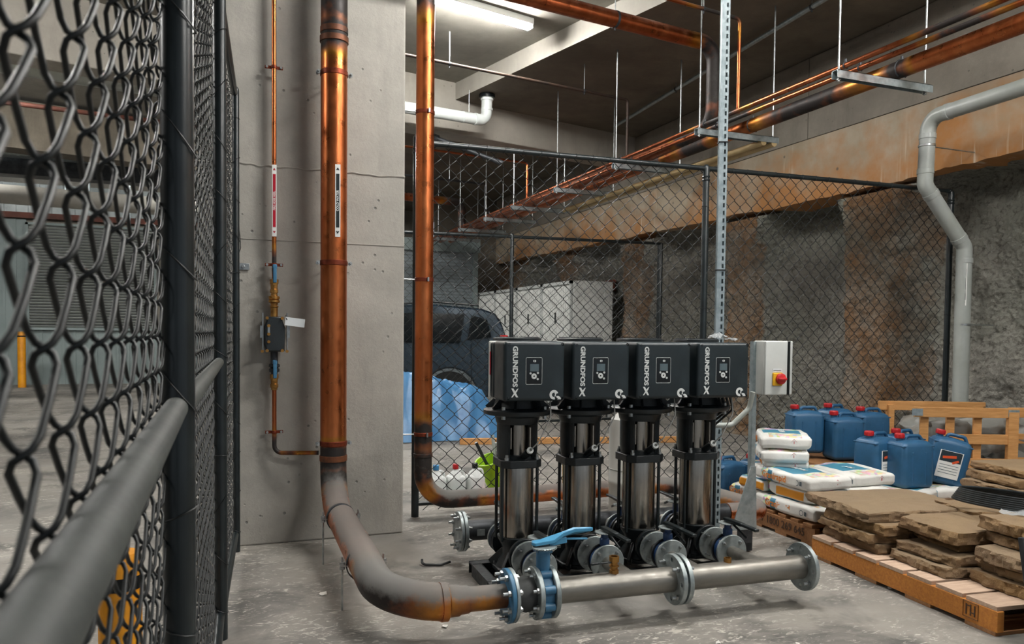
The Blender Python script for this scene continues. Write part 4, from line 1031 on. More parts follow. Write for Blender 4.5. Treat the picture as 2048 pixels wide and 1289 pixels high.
hung('overhead_copper_pipe', 'thick dark copper bend far behind the fence, dropping to the wall pipes', [(1.6, 15.6, 4.25), (4.98, 16.1, 4.25), (4.98, 16.1, 3.74)], .085, .2, 'copper_dark', [(3.3, .5), (3.8, .5)], [((3.6, 15.89, 4.25), (1, .15, 0))], n=14)
t = hung('conduit', 'straight galvanised conduit fixed under the soffit along the wall', [(6.355, 11.8, 4.98), (5.72, 3.0, 4.98)], .027, 0, 'galv', [], [((6.2, 9.7, 4.98), (0, 1, 0)), ((5.99, 6.75, 4.98), (0, 1, 0))], 'conduit', 10)
m = MB(); m.box((5.78, 4.6, 5.0), (.05, 2.5, .1)) if False else None
# white waste pipe under the slab
t = thing('waste_pipe', 'white plastic waste pipe with an upturned elbow under the slab', 'drain pipe', (3.85, 11.2, 4.65))
m = MB(); m.tube(dense(rounded([(1.2, 10.55, 4.58), (3.85, 11.24, 4.66), (3.86, 11.24, 5.02)], .13, 8), .1), .082, 22); m.build('pipe', 'pvc_white', t, world=True)
for c, ax, r in (((3.86, 11.24, 4.98), (0, 0, 1), .094), ((3.86, 11.24, 4.83), (0, 0, 1), .09), ((3.66, 11.19, 4.655), (1, .26, 0), .09), ((3.45, 11.135, 4.648), (1, .26, 0), .086)):
    m = MB(); flange(m, c, ax, r, .078, .035, 20); m.build('collar', 'pvc_white', t, world=True)
m = MB(); m.cyl((3.86, 11.24, 5.0), (3.86, 11.24, 5.055), .12, n=24); m.build('ceiling_ring', 'panel_black', t, world=True)
m = MB(); m.cyl((3.55, 11.16, 4.7), (3.55, 11.16, 5.06), .007, n=8); m.build('hanger_rod', 'zinc', t, world=True)
m = MB(); m.cyl((3.15, 11.6, 4.42), (4.05, 11.2, 4.05), .035, n=12); m.cyl((3.1, 11.62, 4.44), (3.2, 11.58, 4.40), .055, n=12); m.cyl((4.0, 11.22, 4.07), (4.1, 11.18, 4.03), .045, n=12)
tag(m.build('branch_drain', 'dark_steel'), 'thin dark drain pipe slanting below the white waste pipe', 'drain pipe')
# grey downpipe on the retaining wall
t = thing('downpipe', 'grey plastic downpipe with two offset bends running down the rock wall', 'drain pipe', (7.02, 5.7, 0))
pp = [(6.54, 1.6, 3.70), (6.54, 5.72, 3.6), (6.54, 5.74, 2.95), (7.03, 5.68, 2.36), (7.04, 5.68, .0)]
m = MB(); m.tube(dense(rounded(pp, [.15, .1, .1], 8), .15), .073, 26); m.build('pipe', 'pvc_grey', t, world=True)
for c, ax in (((6.54, 5.50, 3.605), (0, 1, 0)), ((6.54, 5.725, 3.42), (0, 0, 1)), ((6.54, 5.738, 3.08), (0, 0, 1)), ((6.615, 5.73, 2.86), (.49, -.06, -.59)), ((6.965, 5.69, 2.44), (.49, -.06, -.59)), ((7.036, 5.68, 2.22), (0, 0, 1))):
    m = MB(); flange(m, c, ax, .0785, .07, .05, 26); m.build('socket', 'pvc_grey', t, world=True)
for z, x, y in ((3.33, 6.54, 5.73), (1.58, 7.04, 5.68)):
    m = MB(); flange(m, (x, y, z), (0, 0, 1), .079, .07, .024, 26); m.box((x+.085, y, z), (.03, .02, .024)); m.cyl((x+.09, y, z), (7.5, y+.02, z), .006, n=8); m.build('pipe_bracket', 'zinc', t, world=True)
def marker2(t, c):
    off = Vector(t.location); c = Vector(c); nrm = Vector((-.75, -.66, 0)).normalized(); x = Vector((-nrm.y, nrm.x, 0)); M0 = frame(c+nrm*.075-off, x, (0, 0, 1))
    m = MB(); m.rbox((0, 0, 0), (.042, .42, .0024), .001, 2, M0); pl = m.build('pipe_marker', 'ball_white', t)
    M1 = M0 @ Matrix.Translation((0, 0, .0016)); m = MB(); m.box((0, 0, 0), (.028, .31, .0008), M=M1); m.build('marker_band', 'sign_black', pl)
    for s in (-1, 1):
        m = MB(); y = s*.183; m.prism([(-.013, y-s*.01), (.013, y-s*.01), (0, y+s*.012)] if s > 0 else [(.013, y+.01), (-.013, y+.01), (0, y-.012)], -.0004, .0006, M1); m.build('marker_arrow', 'sign_black', pl)
    text(pl, 'STORM WATER', .026, 'ball_white', M1 @ Matrix.Translation((0, 0, .0006)) @ Matrix.Rotation(R(-90), 4, 'Z'), ax='CENTER')
marker2(t, (7.04, 5.68, 1.98))

# ---------------------------------------------------------------- behind the fences
# parked car, seen from its side; local x towards the tail
ct = thing('parked_car', 'dark blue estate car parked behind the second fence', 'car', (4.74, 12.45, 0), R(-14)); ct.scale = (1.08, 1.08, 1.06)
def carbody():
    top = [(-4.7, .62), (-4.65, .92), (-4.3, 1.02), (-3.45, 1.1), (-2.65, 1.66), (-2.2, 1.78), (-1.2, 1.82), (-.45, 1.76), (-.22, 1.68), (-.12, 1.5), (.0, 1.1), (.04, .75), (.0, .45)]
    return top
m = MB(); pr = carbody(); W = 1.86
prof = pr+[(-.3, .32), (-.55, .32)]+[(-.95+.42*math.cos(R(a)), .37+.42*math.sin(R(a))) for a in range(0, 181, 20)]+[(-1.45, .3), (-3.3, .3)]+[(-3.78+.42*math.cos(R(a)), .37+.42*math.sin(R(a))) for a in range(0, 181, 20)]+[(-4.4, .3), (-4.68, .4)]
def tuck(z): return .0 if z < 1.12 else (z-1.12)*.30
vs = []; n = len(prof)
for s in (0, 1):
    for x, z in prof: vs.append((x, (tuck(z) if s == 0 else W-tuck(z)), z))
fs = [tuple(range(n)), tuple(range(2*n-1, n-1, -1))]+[(i+n, (i+1) % n+n, (i+1) % n, i) for i in range(n)]
m.add(vs, fs); m.build('body', 'car', ct, bevel=.03, seg=3, ang=30)
for px in ([(-2.55, 1.2), (-2.15, 1.62), (-1.55, 1.68), (-1.55, 1.2)], [(-1.47, 1.2), (-1.47, 1.68), (-.72, 1.66), (-.8, 1.2)], [(-.68, 1.25), (-.62, 1.65), (-.36, 1.58), (-.3, 1.3)]):
    m = MB(); nn = len(px); m.add([(x, tuck(z)-.006, z) for x, z in px]+[(x, tuck(z)+.02, z) for x, z in px], [tuple(range(nn)), tuple(range(2*nn-1, nn-1, -1))]+[(i, (i+1) % nn, nn+(i+1) % nn, nn+i)[::-1] for i in range(nn)]); m.build('side_window', 'car_glass', ct, smooth=False)
for wx in (-.95, -3.78):
    m = MB(); m.lathe([(.23, -.115), (.33, -.115), (.365, -.09), (.365, .09), (.33, .115), (.23, .115)], 32, frame((wx, .12, .365), (1, 0, 0), (0, 0, 1))); w_ = m.build('wheel', 'tyre', ct)
    m = MB(); Mw = frame((wx, .02, .365), (1, 0, 0), (0, 0, 1)); m.lathe([(.2, .0), (.24, .005), (.24, -.02)], 28, Mw); m.lathe([(.001, .0), (.05, .0), (.06, -.02)], 16, Mw)
    for k in range(10):
        a = R(36*k); m.bar(Mw @ Vector((.04*math.cos(a), .04*math.sin(a), -.005)), Mw @ Vector((.215*math.cos(a), .215*math.sin(a), -.005)), .03, .02, up=(0, 1, 0))
    m.build('rim', 'alloy', w_)
    m = MB(); m.lathe([(.001, -.06), (.235, -.06)], 28, Mw); m.build('rim_well', 'tyre', w_)
m = MB(); m.rbox((-.10, .1, 1.2), (.14, .2, .26), .03, 4); m.build('tail_light', 'tail', ct)
m = MB(); m.rbox((-1.35, -.02, 1.16), (.24, .03, .035), .012, 4); m.build('door_handle', 'zinc', ct)
for x in (-1.5, -.62): m = MB(); m.box((x, -.002, .85), (.008, .006, .75)); m.build('door_seam', 'panel_black', ct)
m = MB(); m.tube([Vector((-2.0, .16, 1.8)), Vector((-1.2, .17, 1.86)), Vector((-.5, .17, 1.81))], .018, 8); m.build('roof_rail', 'black_gloss', ct)
# white lockers
x0, y0, y1, HT = 6.34, 13.4, 19.1, 2.46
for k in range(4):
    ya = y0+(y1-y0)*k/4; yb = y0+(y1-y0)*(k+1)/4
    lbx = ['nearest white ribbed storage locker behind the car', 'second white ribbed storage locker behind the car', 'third white ribbed storage locker behind the car', 'furthest white ribbed storage locker behind the car'][k]
    t = thing('storage_locker', lbx, 'locker', (x0, ya, 0), 0, 'storage lockers by the wall')
    d = yb-ya-.02; hh = HT
    m = MB(); m.box((.45, d/2, hh/2), (.86, d, hh)); m.build('carcass', 'locker', t, smooth=False)
    m = MB(); m.box((0, .03, hh/2), (.05, .06, hh)); m.box((0, d-.03, hh/2), (.05, .06, hh)); m.box((0, d/2, hh-.03), (.05, d, .06)); m.build('frame', 'locker_edge', t, smooth=False)
    for s in (0, 1):
        m = MB(); w_ = (d-.14)/2; yc = .07+w_*(s+.5); m.box((-.005, yc, hh/2-.03), (.03, w_-.01, hh-.12))
        for j in range(6): m.box((-.024, yc-w_/2+w_*(j+.5)/6, hh/2-.03), (.02, w_/14, hh-.2))
        dd = m.build('door', 'locker', t, smooth=False)
        if s == 0: m = MB(); m.box((-.045, yc+w_/2-.05, 1.75), (.02, .025, .22)); m.build('door_handle', 'panel_black', dd)
    if k == 0:
        for j in range(4): m = MB(); m.box((.12+.22*j, -.008, hh/2), (.16, .02, hh-.1)); m.build('side_panel', 'locker', t, smooth=False)
# roller door and posts of the far wall
t = thing('roller_door', 'grey ribbed roller door in the far wall behind the car', 'roller door', (4.75, 18.9, 0))
m = MB()
for k in range(44): m.box((.25, .0, .04+.08*k), (2.3, .03, .07), rx=R(14))
m.build('slats', 'roller', t, kind='stuff', smooth=False)
m = MB(); m.box((1.45, -.02, 1.8), (.12, .12, 3.6)); m.build('guide', 'garage_wall', t, smooth=False)
m = MB(); m.box((.25, -.02, 3.62), (2.6, .25, .3)); m.build('head_box', 'garage_wall', t, smooth=False)
m = MB(); m.rbox((7.62, 14.25, 2.45), (.14, .3, .2), .06, 6, nz=.06); tag(m.build('rock_lump', 'dirt_rock'), 'small red brown rock exposed in the shotcrete above the lockers', 'rock')
# blue tarpaulin draped over a stack
def tz(u, v):
    x = 2.05+1.72*u; y = 9.95+.75*v
    h = .98*min(1, (1-u)*5+.1)*(1-.42*u)
    prof = min(1, v*5)
    return (x+.04*noise.noise((u*7, v*7, 1)), y+.18*(1-prof)*0+.04*noise.noise((u*8, v*8, 2))-.12*(1-min(1, v*5)), max(.012, h*(prof**.8)+.07*noise.noise((u*6, v*6, 5))*prof+.035*noise.noise((u*17, v*17, 3))*prof+.02*noise.noise((u*36, v*30, 8))*prof))
m = MB(); m.grid(tz, 110, 60); tag(m.build('tarpaulin', 'tarp', None, ang=50), 'crumpled shiny blue tarpaulin over a stack behind the fence', 'tarpaulin')
def timber(p0, p1, w, h, label):
    m = MB(); m.bar(p0, p1, w, h); tag(m.build('timber', 'wood', None, bevel=.003), label, 'timber', 'timbers on the floor behind the fence')
timber((2.95, 9.55, .04), (5.8, 8.9, .04), .09, .075, 'long pale timber lying on the floor before the blue tarpaulin')
m = MB(); m.box((3.0, 6.35, .012), (2.6, .10, .02), rz=R(-2)); tag(m.build('metal_strip', 'dark_steel'), 'dark metal strip lying along the foot of the fence', 'metal strip')
# jugs and bucket
def jug(x, y, cap, label, rz=0.):
    t = thing('plastic_jug', label, 'jug', (x, y, 0), rz*.2, 'jugs on the floor behind the fence'); t.scale = (.82, .82, .95)
    m = MB(); m.rbox((0, 0, .115), (.2, .16, .23), .04, 6); m.lathe([(.085, .2), (.06, .25), (.025, .275), (.025, .29)], 18); m.build('body', 'jug', t)
    m = MB(); m.tube(rounded([(.03, 0, .27), (.085, 0, .27), (.095, 0, .14)], .03, 4), .013, 8); m.build('handle', 'jug', t)
    m = MB(); m.lathe([(.03, .285), (.032, .29), (.032, .325), (.028, .33), (.001, .33)], 16); m.build('cap', cap, t)
jug(1.76, 6.38, 'cap_blue', 'white plastic jug with a blue cap behind the fence', .2); jug(1.935, 6.38, 'red', 'white plastic jug with a red cap behind the fence', -.2); jug(2.11, 6.38, 'panel_black', 'white plastic jug with a black cap behind the fence', .1)
t = thing('bucket', 'tilted lime green bucket full of tools behind the fence', 'bucket', (2.44, 6.66, .0), .3)
Mb = Matrix.Translation((0, 0, .036)) @ Matrix.Rotation(R(-20), 4, 'Y')
m = MB(); m.lathe([(.001, .0), (.10, 0), (.145, .27), (.155, .275), (.155, .285), (.14, .285), (.095, .015), (.001, .012)], 28, Mb); m.build('pail', 'green', t)
for k, (dx, dy, l) in enumerate(((-.04, .02, .2), (.03, -.04, .14), (.06, .05, .17))):
    m = MB(); m.tube([Mb @ Vector((dx*.5, dy*.5, .1)), Mb @ Vector((dx*1.4, dy, .28)), Mb @ Vector((dx*2.2, dy*1.4, .28+l))], .016, 8)
    tag(m.build('tool_handle', 'black' if k == 0 else 'pvc_grey', None), ['black tool handle sticking up from the green bucket', 'short grey tool handle lying in the green bucket', 'grey tool handle at the right side of the green bucket'][k], 'tool'); o = bpy.data.objects[-1] if False else None
for o in [q for q in bpy.data.objects if q.name.startswith('tool_handle')]: o.location = (2.44, 6.66, 0); o.rotation_euler = (0, 0, .3)
t = thing('bottle_tray', 'dark green bottle lying at the foot of the fence', 'bottle', (1.95, 6.2, .05)); m = MB(); m.lathe([(.001, -.12), (.045, -.12), (.05, -.1), (.05, .06), (.02, .1), (.018, .13), (.001, .13)], 16, frame((0, 0, 0), (0, 1, 0), (0, 0, 1))); m.build('body', 'dark_green', t)
m = MB(); m.lathe([(.0185, .105), (.02, .13), (.001, .131)], 12, frame((0, 0, 0), (0, 1, 0), (0, 0, 1))); m.build('cap', 'white', t)
t = thing('plastic_tray', 'red plastic tray on the floor under the bent copper pipe', 'tray', (2.3, 6.25, 0), .1)
m = MB(); m.box((0, 0, .008), (.3, .16, .012)); m.build('base', 'sign_red', t)
m = MB()
for c, d in (((.15, 0, .035), (.012, .16, .06)), ((-.15, 0, .035), (.012, .16, .06)), ((0, .08, .035), (.3, .012, .06)), ((0, -.08, .035), (.3, .012, .06))): m.box(c, d)
m.build('rim', 'sign_red', t, bevel=.003)
t = thing('cardboard_box', 'small open brown box with pale paper behind the second pump', 'box', (3.25, 6.7, 0), .3)
m = MB(); m.box((0, 0, .12), (.22, .18, .24)); m.build('carton', 'wood_dark', t, bevel=.003); m = MB(); m.rbox((0, 0, .255), (.2, .16, .05), .02, 5, nz=.03); m.build('paper_stuffing', 'paper', t)

# left hand garage background
t = thing('louvre', 'wide grey louvre panel in the far garage wall', 'louvre', (-2.95, 22.75, 1.43))
m = MB(); m.box((-1.47, 0, 1.33), (.06, .1, 2.7)); m.box((1.47, 0, 1.33), (.06, .1, 2.7)); m.box((0, 0, 0), (3, .1, .06)); m.box((0, 0, 2.66), (3, .1, .06)); m.build('frame', 'garage_wall', t, smooth=False)
m = MB()
for k in range(36): m.box((0, 0, .06+.0735*k), (2.9, .07, .012), rx=R(-38))
m.build('blades', 'pvc_grey', t, kind='stuff', smooth=False)
m = MB(); m.box((0, .05, 1.33), (2.9, .02, 2.66)); m.build('backing', 'dark_steel', t, smooth=False)
def bollard(x, y, h, r, label, band=False):
    t = thing('bollard', label, 'bollard', (x, y, 0)); m = MB(); m.lathe([(r, 0), (r, h-.03), (r*.85, h-.005), (.001, h)], 20); m.build('post', 'yellow_paint', t)
    m = MB(); m.lathe([(r+.003, h*.78 if band else h-.13), (r+.003, h*.86 if band else h-.10)], 20); m.build('band', 'panel_black', t)
bollard(-4.38, 21.8, 1.36, .09, 'yellow bollard standing before the far louvre')
bollard(-.335, 3.2, .62, .075, 'yellow bollard just beyond the near wire fence', True)
def longpipe(p0, p1, r, mat, label, cat='duct'):
    m = MB(); m.cyl(p0, p1, r, n=18); tag(m.build('overhead_duct', mat), label, cat)
longpipe((-6, 17.8, 4.1), (.4, 18.3, 4.05), .19, 'duct', 'pale round duct running before the far garage wall')
longpipe((-7, 11.6, 5.0), (-.2, 12.6, 4.95), .12, 'pvc_grey', 'grey pipe hung under the garage slab at the left')
longpipe((-6, 13.0, 4.75), (.2, 13.8, 4.75), .035, 'rust', 'thin rust coloured pipe under the garage slab', 'pipe')
m = MB(); m.box((-1.95, 16.75, 4.65), (4.2, .3, .09))
for k in range(14): m.box((-3.95+.3*k, 16.59, 4.66), (.05, .03, .14))
tag(m.build('cable_tray', 'galv', None, smooth=False), 'galvanised cable tray crossing the garage at the left', 'cable tray')
m = MB(); m.box((-3, 17.2, 4.5), (8, .4, .35)); struct(m.build('ceiling_beam', 'dark_steel', None, smooth=False), 'dark steel beam across the far garage')
for k, (x, z0_, z1_) in enumerate(((-3.05, 3.9, 5.33), (-1.8, 3.7, 5.33), (-.9, 3.7, 5.33), (-2.6, 4.0, 5.33))):
    m = MB(); m.cyl((x, 19.5, z0_), (x+.02, 19.5, z1_), .025, n=8); tag(m.build('drop_pipe', 'galv'), ['thin vertical galvanised pipe left of the others before the sheeting', 'thin vertical galvanised pipe in the middle before the sheeting', 'thin vertical galvanised pipe nearest the fence post', 'thin vertical galvanised pipe second from left before the sheeting'][k], 'pipe', 'vertical pipes before the far sheeting')
t = thing('condenser_unit', 'dark louvred plant unit hung high at the far left', 'plant unit', (-4.35, 16.5, 4.1))
m = MB(); m.box((-.8, 0, 0), (1.7, .7, 1.1)); m.build('casing', 'dark_steel', t, bevel=.01)
m = MB()
for k in range(14): m.box((-.8, -.37, -.5+.076*k), (1.6, .04, .03))
m.build('grille', 'black', t, kind='stuff')
for x in (-1.5, -.1): m = MB(); m.cyl((x, 0, .5), (x, 0, 1.25), .02, n=8); m.build('hanger_rod', 'zinc', t)
# ---------------------------------------------------------------- pallets and goods
def pallet(name, label, loc, rz, L, W, nb, deck='wood_grey', side='wood_orange', H=.145, gap=.012):
    """deck boards run along local x (W); stringers along local y (L); origin at near-left corner"""
    t = thing(name, label, 'pallet', loc, rz)
    bw = L/nb
    for k in range(nb):
        m = MB(); m.box((W/2+rnd.uniform(-.006, .006), bw*(k+.5), H-.011), (W, bw-gap-(.01 if k % 3 else 0), .022)); m.build('deck_board', deck, t, bevel=.002, smooth=False)
    for x in (.02, W/2, W-.02):
        m = MB(); m.box((x, L/2, .02+(H-.042)/2), (.04, L, H-.042)); m.build('stringer', side, t, bevel=.002, smooth=False)
    for k in range(0, nb, 2):
        m = MB(); m.box((W/2, bw*(k+.5), .01), (W, bw*.9, .02)); m.build('bottom_board', 'wood_dark', t, bevel=.002, smooth=False)
    return t
sp = pallet('stone_pallet', 'long orange wooden pallet under the sandstone slabs', (3.53, 2.61, 0), R(-5.3), 1.4, 1.15, 7, gap=.018)
m = MB(); q = frame((-.002, .155, .08), (0, -1, 0), (0, 0, 1)); m.tube([q @ Vector(p) for p in ((-.045, -.04, 0), (.045, -.04, 0), (.045, .04, 0), (-.045, .04, 0))], .002, 4, closed=True)
for x in (-.026, .0, .024): m.box((x, .0, 0), (.007, .055, .002), M=q)
m.box((-.012, .02, 0), (.02, .006, .002), M=q); m.box((.012, -.012, 0), (.02, .006, .002), M=q); m.build('stamp_mark', 'wood_mark', sp)
bp = pallet('sack_pallet', 'weathered wooden pallet under the printed sacks', (3.825, 4.16, 0), R(-3), 1.16, 1.15, 8, deck='wood_dark', side='wood_dark', gap=.05, H=.15)
text(bp, 'HT 1800 269 645', .078, 'wood_mark', frame((-.0025, .66, .078), (0, -1, 0), (0, 0, 1)), name='stencil_text', bold=.001)
can_p = pallet('can_pallet', 'wooden pallet hidden under the blue cans and flat sacks', (5.02, 4.38, 0), R(-3), .74, .70, 6, deck='wood_dark', side='wood_dark')

def bagmesh(l, w, h, seed, sag=0.):
    m = MB()
    def fz(q):
        x, y, z = q; e = max(abs(x)/(l/2), 0); k = 1-.30*max(0, (abs(x)/(l/2)-.8)/.2)**2; ky = 1-.18*max(0, (abs(y)/(w/2)-.75)/.25)**2
        return (x, y*(1-.03*e), z*k*ky*(1.0+.06*math.cos(x*9+seed))+sag*(x/l)**2)
    m.rbox((0, 0, 0), (l, w, h), .024, 12, nz=.013, seed=seed, fz=fz); return m
def sack(label, x, y, z, rz, l=.56, w=.38, h=.1, seed=1, sides=(-1,), ry=0., rx=0.):
    o = thing('cement_sack', label, 'sack', (x, y, z), rz, 'printed sacks on the pallet'); o.rotation_euler = (rx, ry, rz)
    bagmesh(l, w, h, seed).build('sack_body', 'bag', o, ang=60)
    for s in sides:
        text(o, 'Granirapid', .066, 'bag_text', frame((-.07 if s < 0 else .06, s*(w/2+.003), 0), (-s if s > 0 else 1, 0, 0), (0, 0, 1)), ax='CENTER', bold=.0012)
        m = MB(); m.lathe([(.016, 0), (.021, 0)], 16, frame((-.205, s*(w/2+.002), 0), (1, 0, 0), (0, 0, 1))); m.build('print_ring', 'bag_grey', o)
        m = MB()
        for k in range(4): m.box((-.255+.006*k, s*(w/2+.001), 0), (.003, .002, .03))
        m.build('print_bars', 'bag_grey', o)
    text(o, 'MAPEI', .06, 'white_print', frame((.03, 0, h/2+.004), (1, 0, 0), (0, 1, 0)), ax='CENTER', bold=.001)
    # hazard diamond on the end
    q = frame((-l/2-.001, -.06, 0), (0, -1, 0), (0, 0, 1)); m = MB(); m.tube([q @ Vector(p) for p in ((0, .03, 0), (.03, 0, 0), (0, -.03, 0), (-.03, 0, 0))], .0018, 4, closed=True); m.box((0, .004, 0), (.004, .02, .002), M=q); m.build('hazard_mark', 'sign_red', o)
    return o
PA = Vector((3.825, 4.16, 0)); ca, sa = math.cos(R(-3)), math.sin(R(-3))
def PB(u, v): return (PA.x+u*ca-v*sa, PA.y+u*sa+v*ca)
def sk(label, u, v, z, rz, **k): x, y = PB(u, v); return sack(label, x, y, z, R(rz), **k)
# length along the pallet's left edge: heading 90 turned so that the printed long side faces left
sk('bottom printed sack along the left edge of the pallet', .21, .36, .205, 87, l=.70, w=.40, seed=1, sides=(1,))
sk('bottom sack at the back of the sack pallet', .25, .88, .205, 93, l=.42, w=.4, seed=11, sides=(1,))
sk('bottom sack on the right half of the sack pallet', .72, .42, .205, 87, l=.7, w=.44, seed=12, sides=(1,))
sk('second layer sack at the rear with an orange end', .30, .80, .30, 182, l=.56, w=.30, seed=2, sides=(1,))
sk('second layer sack with an orange end pointing at the pump', .42, .36, .305, 178, l=.72, w=.50, seed=3, sides=(1,))
sk('third layer wide printed sack at the front of the stack', .22, .42, .405, 86, l=.62, w=.40, seed=4, sides=(1,))
sk('third layer sack beside the wide one, next to the blue cans', .66, .44, .40, 90, l=.52, w=.42, seed=5, sides=(1,))
sk('flattened sack in the middle of the sack stack', .28, .76, .40, 70, l=.5, w=.36, h=.075, seed=6, sides=(1,))
sk('small folded sack on the third layer', .29, .72, .468, 55, l=.42, w=.34, h=.06, seed=9, sides=(1,))
sk('printed sack second from the top of the stack', .27, .74, .54, 58, l=.50, w=.36, seed=7, sides=(1,))
sk('topmost printed sack of the stack', .29, .75, .645, 55, l=.54, w=.38, seed=8, sides=(1,))
sack('flat blue printed sack beneath the front blue cans', 5.15, 4.62, .205, R(20), l=.62, w=.42, seed=21, sides=())
sack('flat blue printed sack beneath the right hand blue cans', 5.62, 4.62, .205, R(-8), l=.6, w=.42, seed=22, sides=())
sack('flat sack beneath the rear blue cans', 5.5, 5.12, .205, R(5), l=.7, w=.42, seed=23, sides=())

def make_can():
    t = thing('jerrycan', 'c', 'jerrycan', (0, 0, 0), 0, 'blue jerrycans')
    m = MB()
    def fz(q):
        x, y, z = q
        if z > .12: k = min(1, (z-.12)/.065); return (x*(1-.10*k*k), y*(1-.22*k*k), z+(.012*(1-abs(x)/.14) if z > .15 else 0))
        return (x, y, z)
    m.rbox((0, 0, .185), (.29, .235, .37), .04, 8, fz=fz)
    m.build('can_body', 'blue_can', t, ang=60)
    for s in (-1, 1):
        m = MB()
        for x in (-.06, .06): m.rbox((x, s*.115, .16), (.012, .012, .26), .005, 3)
        m.build('rib', 'blue_can', t)
    m = MB(); m.rbox((0, 0, .335), (.294, .239, .012), .005, 3, fz=lambda q: (q[0]*.98, q[1]*.93, q[2])); m.build('shoulder_ridge', 'blue_can', t)
    m = MB(); m.tube(rounded([(-.04, 0, .36), (-.035, 0, .405), (.09, 0, .405), (.115, 0, .36)], .025, 4), .014, 10); m.build('handle', 'blue_can', t)
    m = MB(); m.lathe([(.026, .365), (.026, .392)], 18, Matrix.Translation((-.092, 0, 0))); m.build('neck', 'blue_can', t)
    m = MB(); m.lathe([(.034, .39), (.036, .394), (.036, .422), (.032, .428), (.001, .428)], 18, Matrix.Translation((-.092, 0, 0)))
    for k in range(18): a = 2*math.pi*k/18; m.box((-.092+.036*math.cos(a), .036*math.sin(a), .408), (.003, .004, .026), rz=a)
    m.build('cap', 'red', t)
    return t
can = make_can()
def can_label(t, s=-1):
    m = MB(); m.rbox((0, s*.1215, .17), (.17, .003, .22), .0014, 2); l = m.build('label', 'ball_white', t)
    m = MB(); m.box((0, s*.1232, .235), (.155, .001, .085)); m.build('label_field', 'label_dark', l)
    m = MB(); m.box((-.01, s*.124, .232), (.10, .001, .02), ry=R(-12)); m.box((.04, s*.124, .2), (.05, .001, .018), ry=R(-30)); m.build('label_flash', 'orange_print', l)
    m = MB()
    for k in range(4): m.box((0, s*.1232, .165-.022*k), (.14, .001, .004))
    m.build('label_lines', 'bag_grey', l)
CANS = [(4.07, 5.50, 0, 8, 'blue jerrycan on the floor by the fence, left of the sack stack', 0, 0, 0), (4.40, 5.49, 0, 12, 'blue jerrycan half hidden by the left end of the sack stack', 0, 0, 0),
        (4.98, 5.58, .40, -20, 'blue jerrycan at the left end of the raised back row', 0, 0, 0), (5.22, 5.36, .36, -15, 'tall blue jerrycan standing just behind the top sacks', 0, 0, 0),
        (5.40, 5.66, .40, 8, 'blue jerrycan furthest back with its cap against the rock wall', 0, 0, 0), (5.62, 5.46, .38, -12, 'blue jerrycan at the right end of the back row by the crate', 0, 0, 0),
        (5.06, 4.83, .255, 4, 'blue jerrycan with a black and white label, left in the front group', 1, 0, 0), (5.18, 4.62, .255, -8, 'large plain blue jerrycan in front of the others', 0, 0, 0),
        (5.42, 4.90, .255, 6, 'blue jerrycan standing behind the plain front one', 0, 0, 0), (5.55, 4.64, .26, -38, 'blue jerrycan leaning against the crate with a white label', 1, 12, 0)]
for i, (x, y, z, a, lb, lab, ry, rx) in enumerate(CANS):
    o = can if i == 0 else copy_tree(can)
    o.location = (x, y, z); o.rotation_euler = (R(rx), R(ry), R(a)); o['label'] = lb
for o in [q for q in bpy.data.objects if q.get('category') == 'jerrycan']:
    i = [c[4] for c in CANS].index(o['label'])
    if CANS[i][5]: can_label(o)
t = thing('can_plinth', 'low wooden rack carrying the back row of cans', 'rack', (4.85, 5.22, 0))
m = MB(); m.box((.5, .3, .335), (1.05, .58, .03)); m.build('shelf_board', 'wood_dark', t)
for x in (.03, .97):
    for y in (.05, .55): m = MB(); m.box((x, y, .16), (.06, .06, .32)); m.build('leg', 'wood_dark', t)

# slatted crate with wrapped goods
ct_ = thing('slatted_crate', 'raw pine slatted crate holding wrapped goods by the rock wall', 'crate', (5.72, 5.0, 0), R(-24))
def slat(c, d, name='slat', ry=0.):
    m = MB(); m.box(c, d, ry=ry); m.build(name, 'wood', ct_, bevel=.003, smooth=False)
CL = .78
slat((CL/2, 0, .80), (CL+.1, .03, .085)); slat((CL/2+.1, 0, .57), (CL-.1, .03, .085)); slat((CL/2+.1, 0, .36), (CL-.1, .03, .085))
for x in (.05, .27, .50): slat((x, .03, .42), (.07, .025, .82), 'upright')
slat((CL, .0, .40), (.085, .05, .82), 'corner_post'); slat((.0, .6, .4), (.05, .085, .82), 'corner_post')
for z in (.80, .57, .36): slat((CL+.34, .10 if z < .7 else .08, z), (.66, .03, .085))
slat((CL+.68, .12, .4), (.085, .05, .82), 'corner_post')
slat((CL/2, .62, .80), (CL+.2, .03, .085))
m = MB(); m.box((CL+.2, -.10, .42), (.07, .03, .86), ry=R(28)); m.build('loose_brace', 'wood', ct_, bevel=.003, smooth=False)
for x, z in ((-.03, .80), (CL, .80)):
    m = MB(); m.box((x, -.018, z), (.09, .008, .06)); m.build('metal_strap', 'galv', ct_)
m = MB(); m.box((CL+.62, .06, .80), (.22, .006, .09)); m.build('paper_label', 'paper', ct_)
m = MB(); wm = Matrix.Translation((5.6, 4.95, 0)) @ Matrix.Rotation(R(-24), 4, 'Z')
m.rbox((CL/2+.32, .36, .36), (1.3, .5, .68), .1, 22, nz=.11, seed=3)
o = tag(m.build('wrapped_goods', 'wrap', None, ang=60), 'goods wrapped in crinkled grey plastic inside the slatted crate', 'wrapped goods'); o.location = (5.72, 5.0, 0); o.rotation_euler = (0, 0, R(-24))

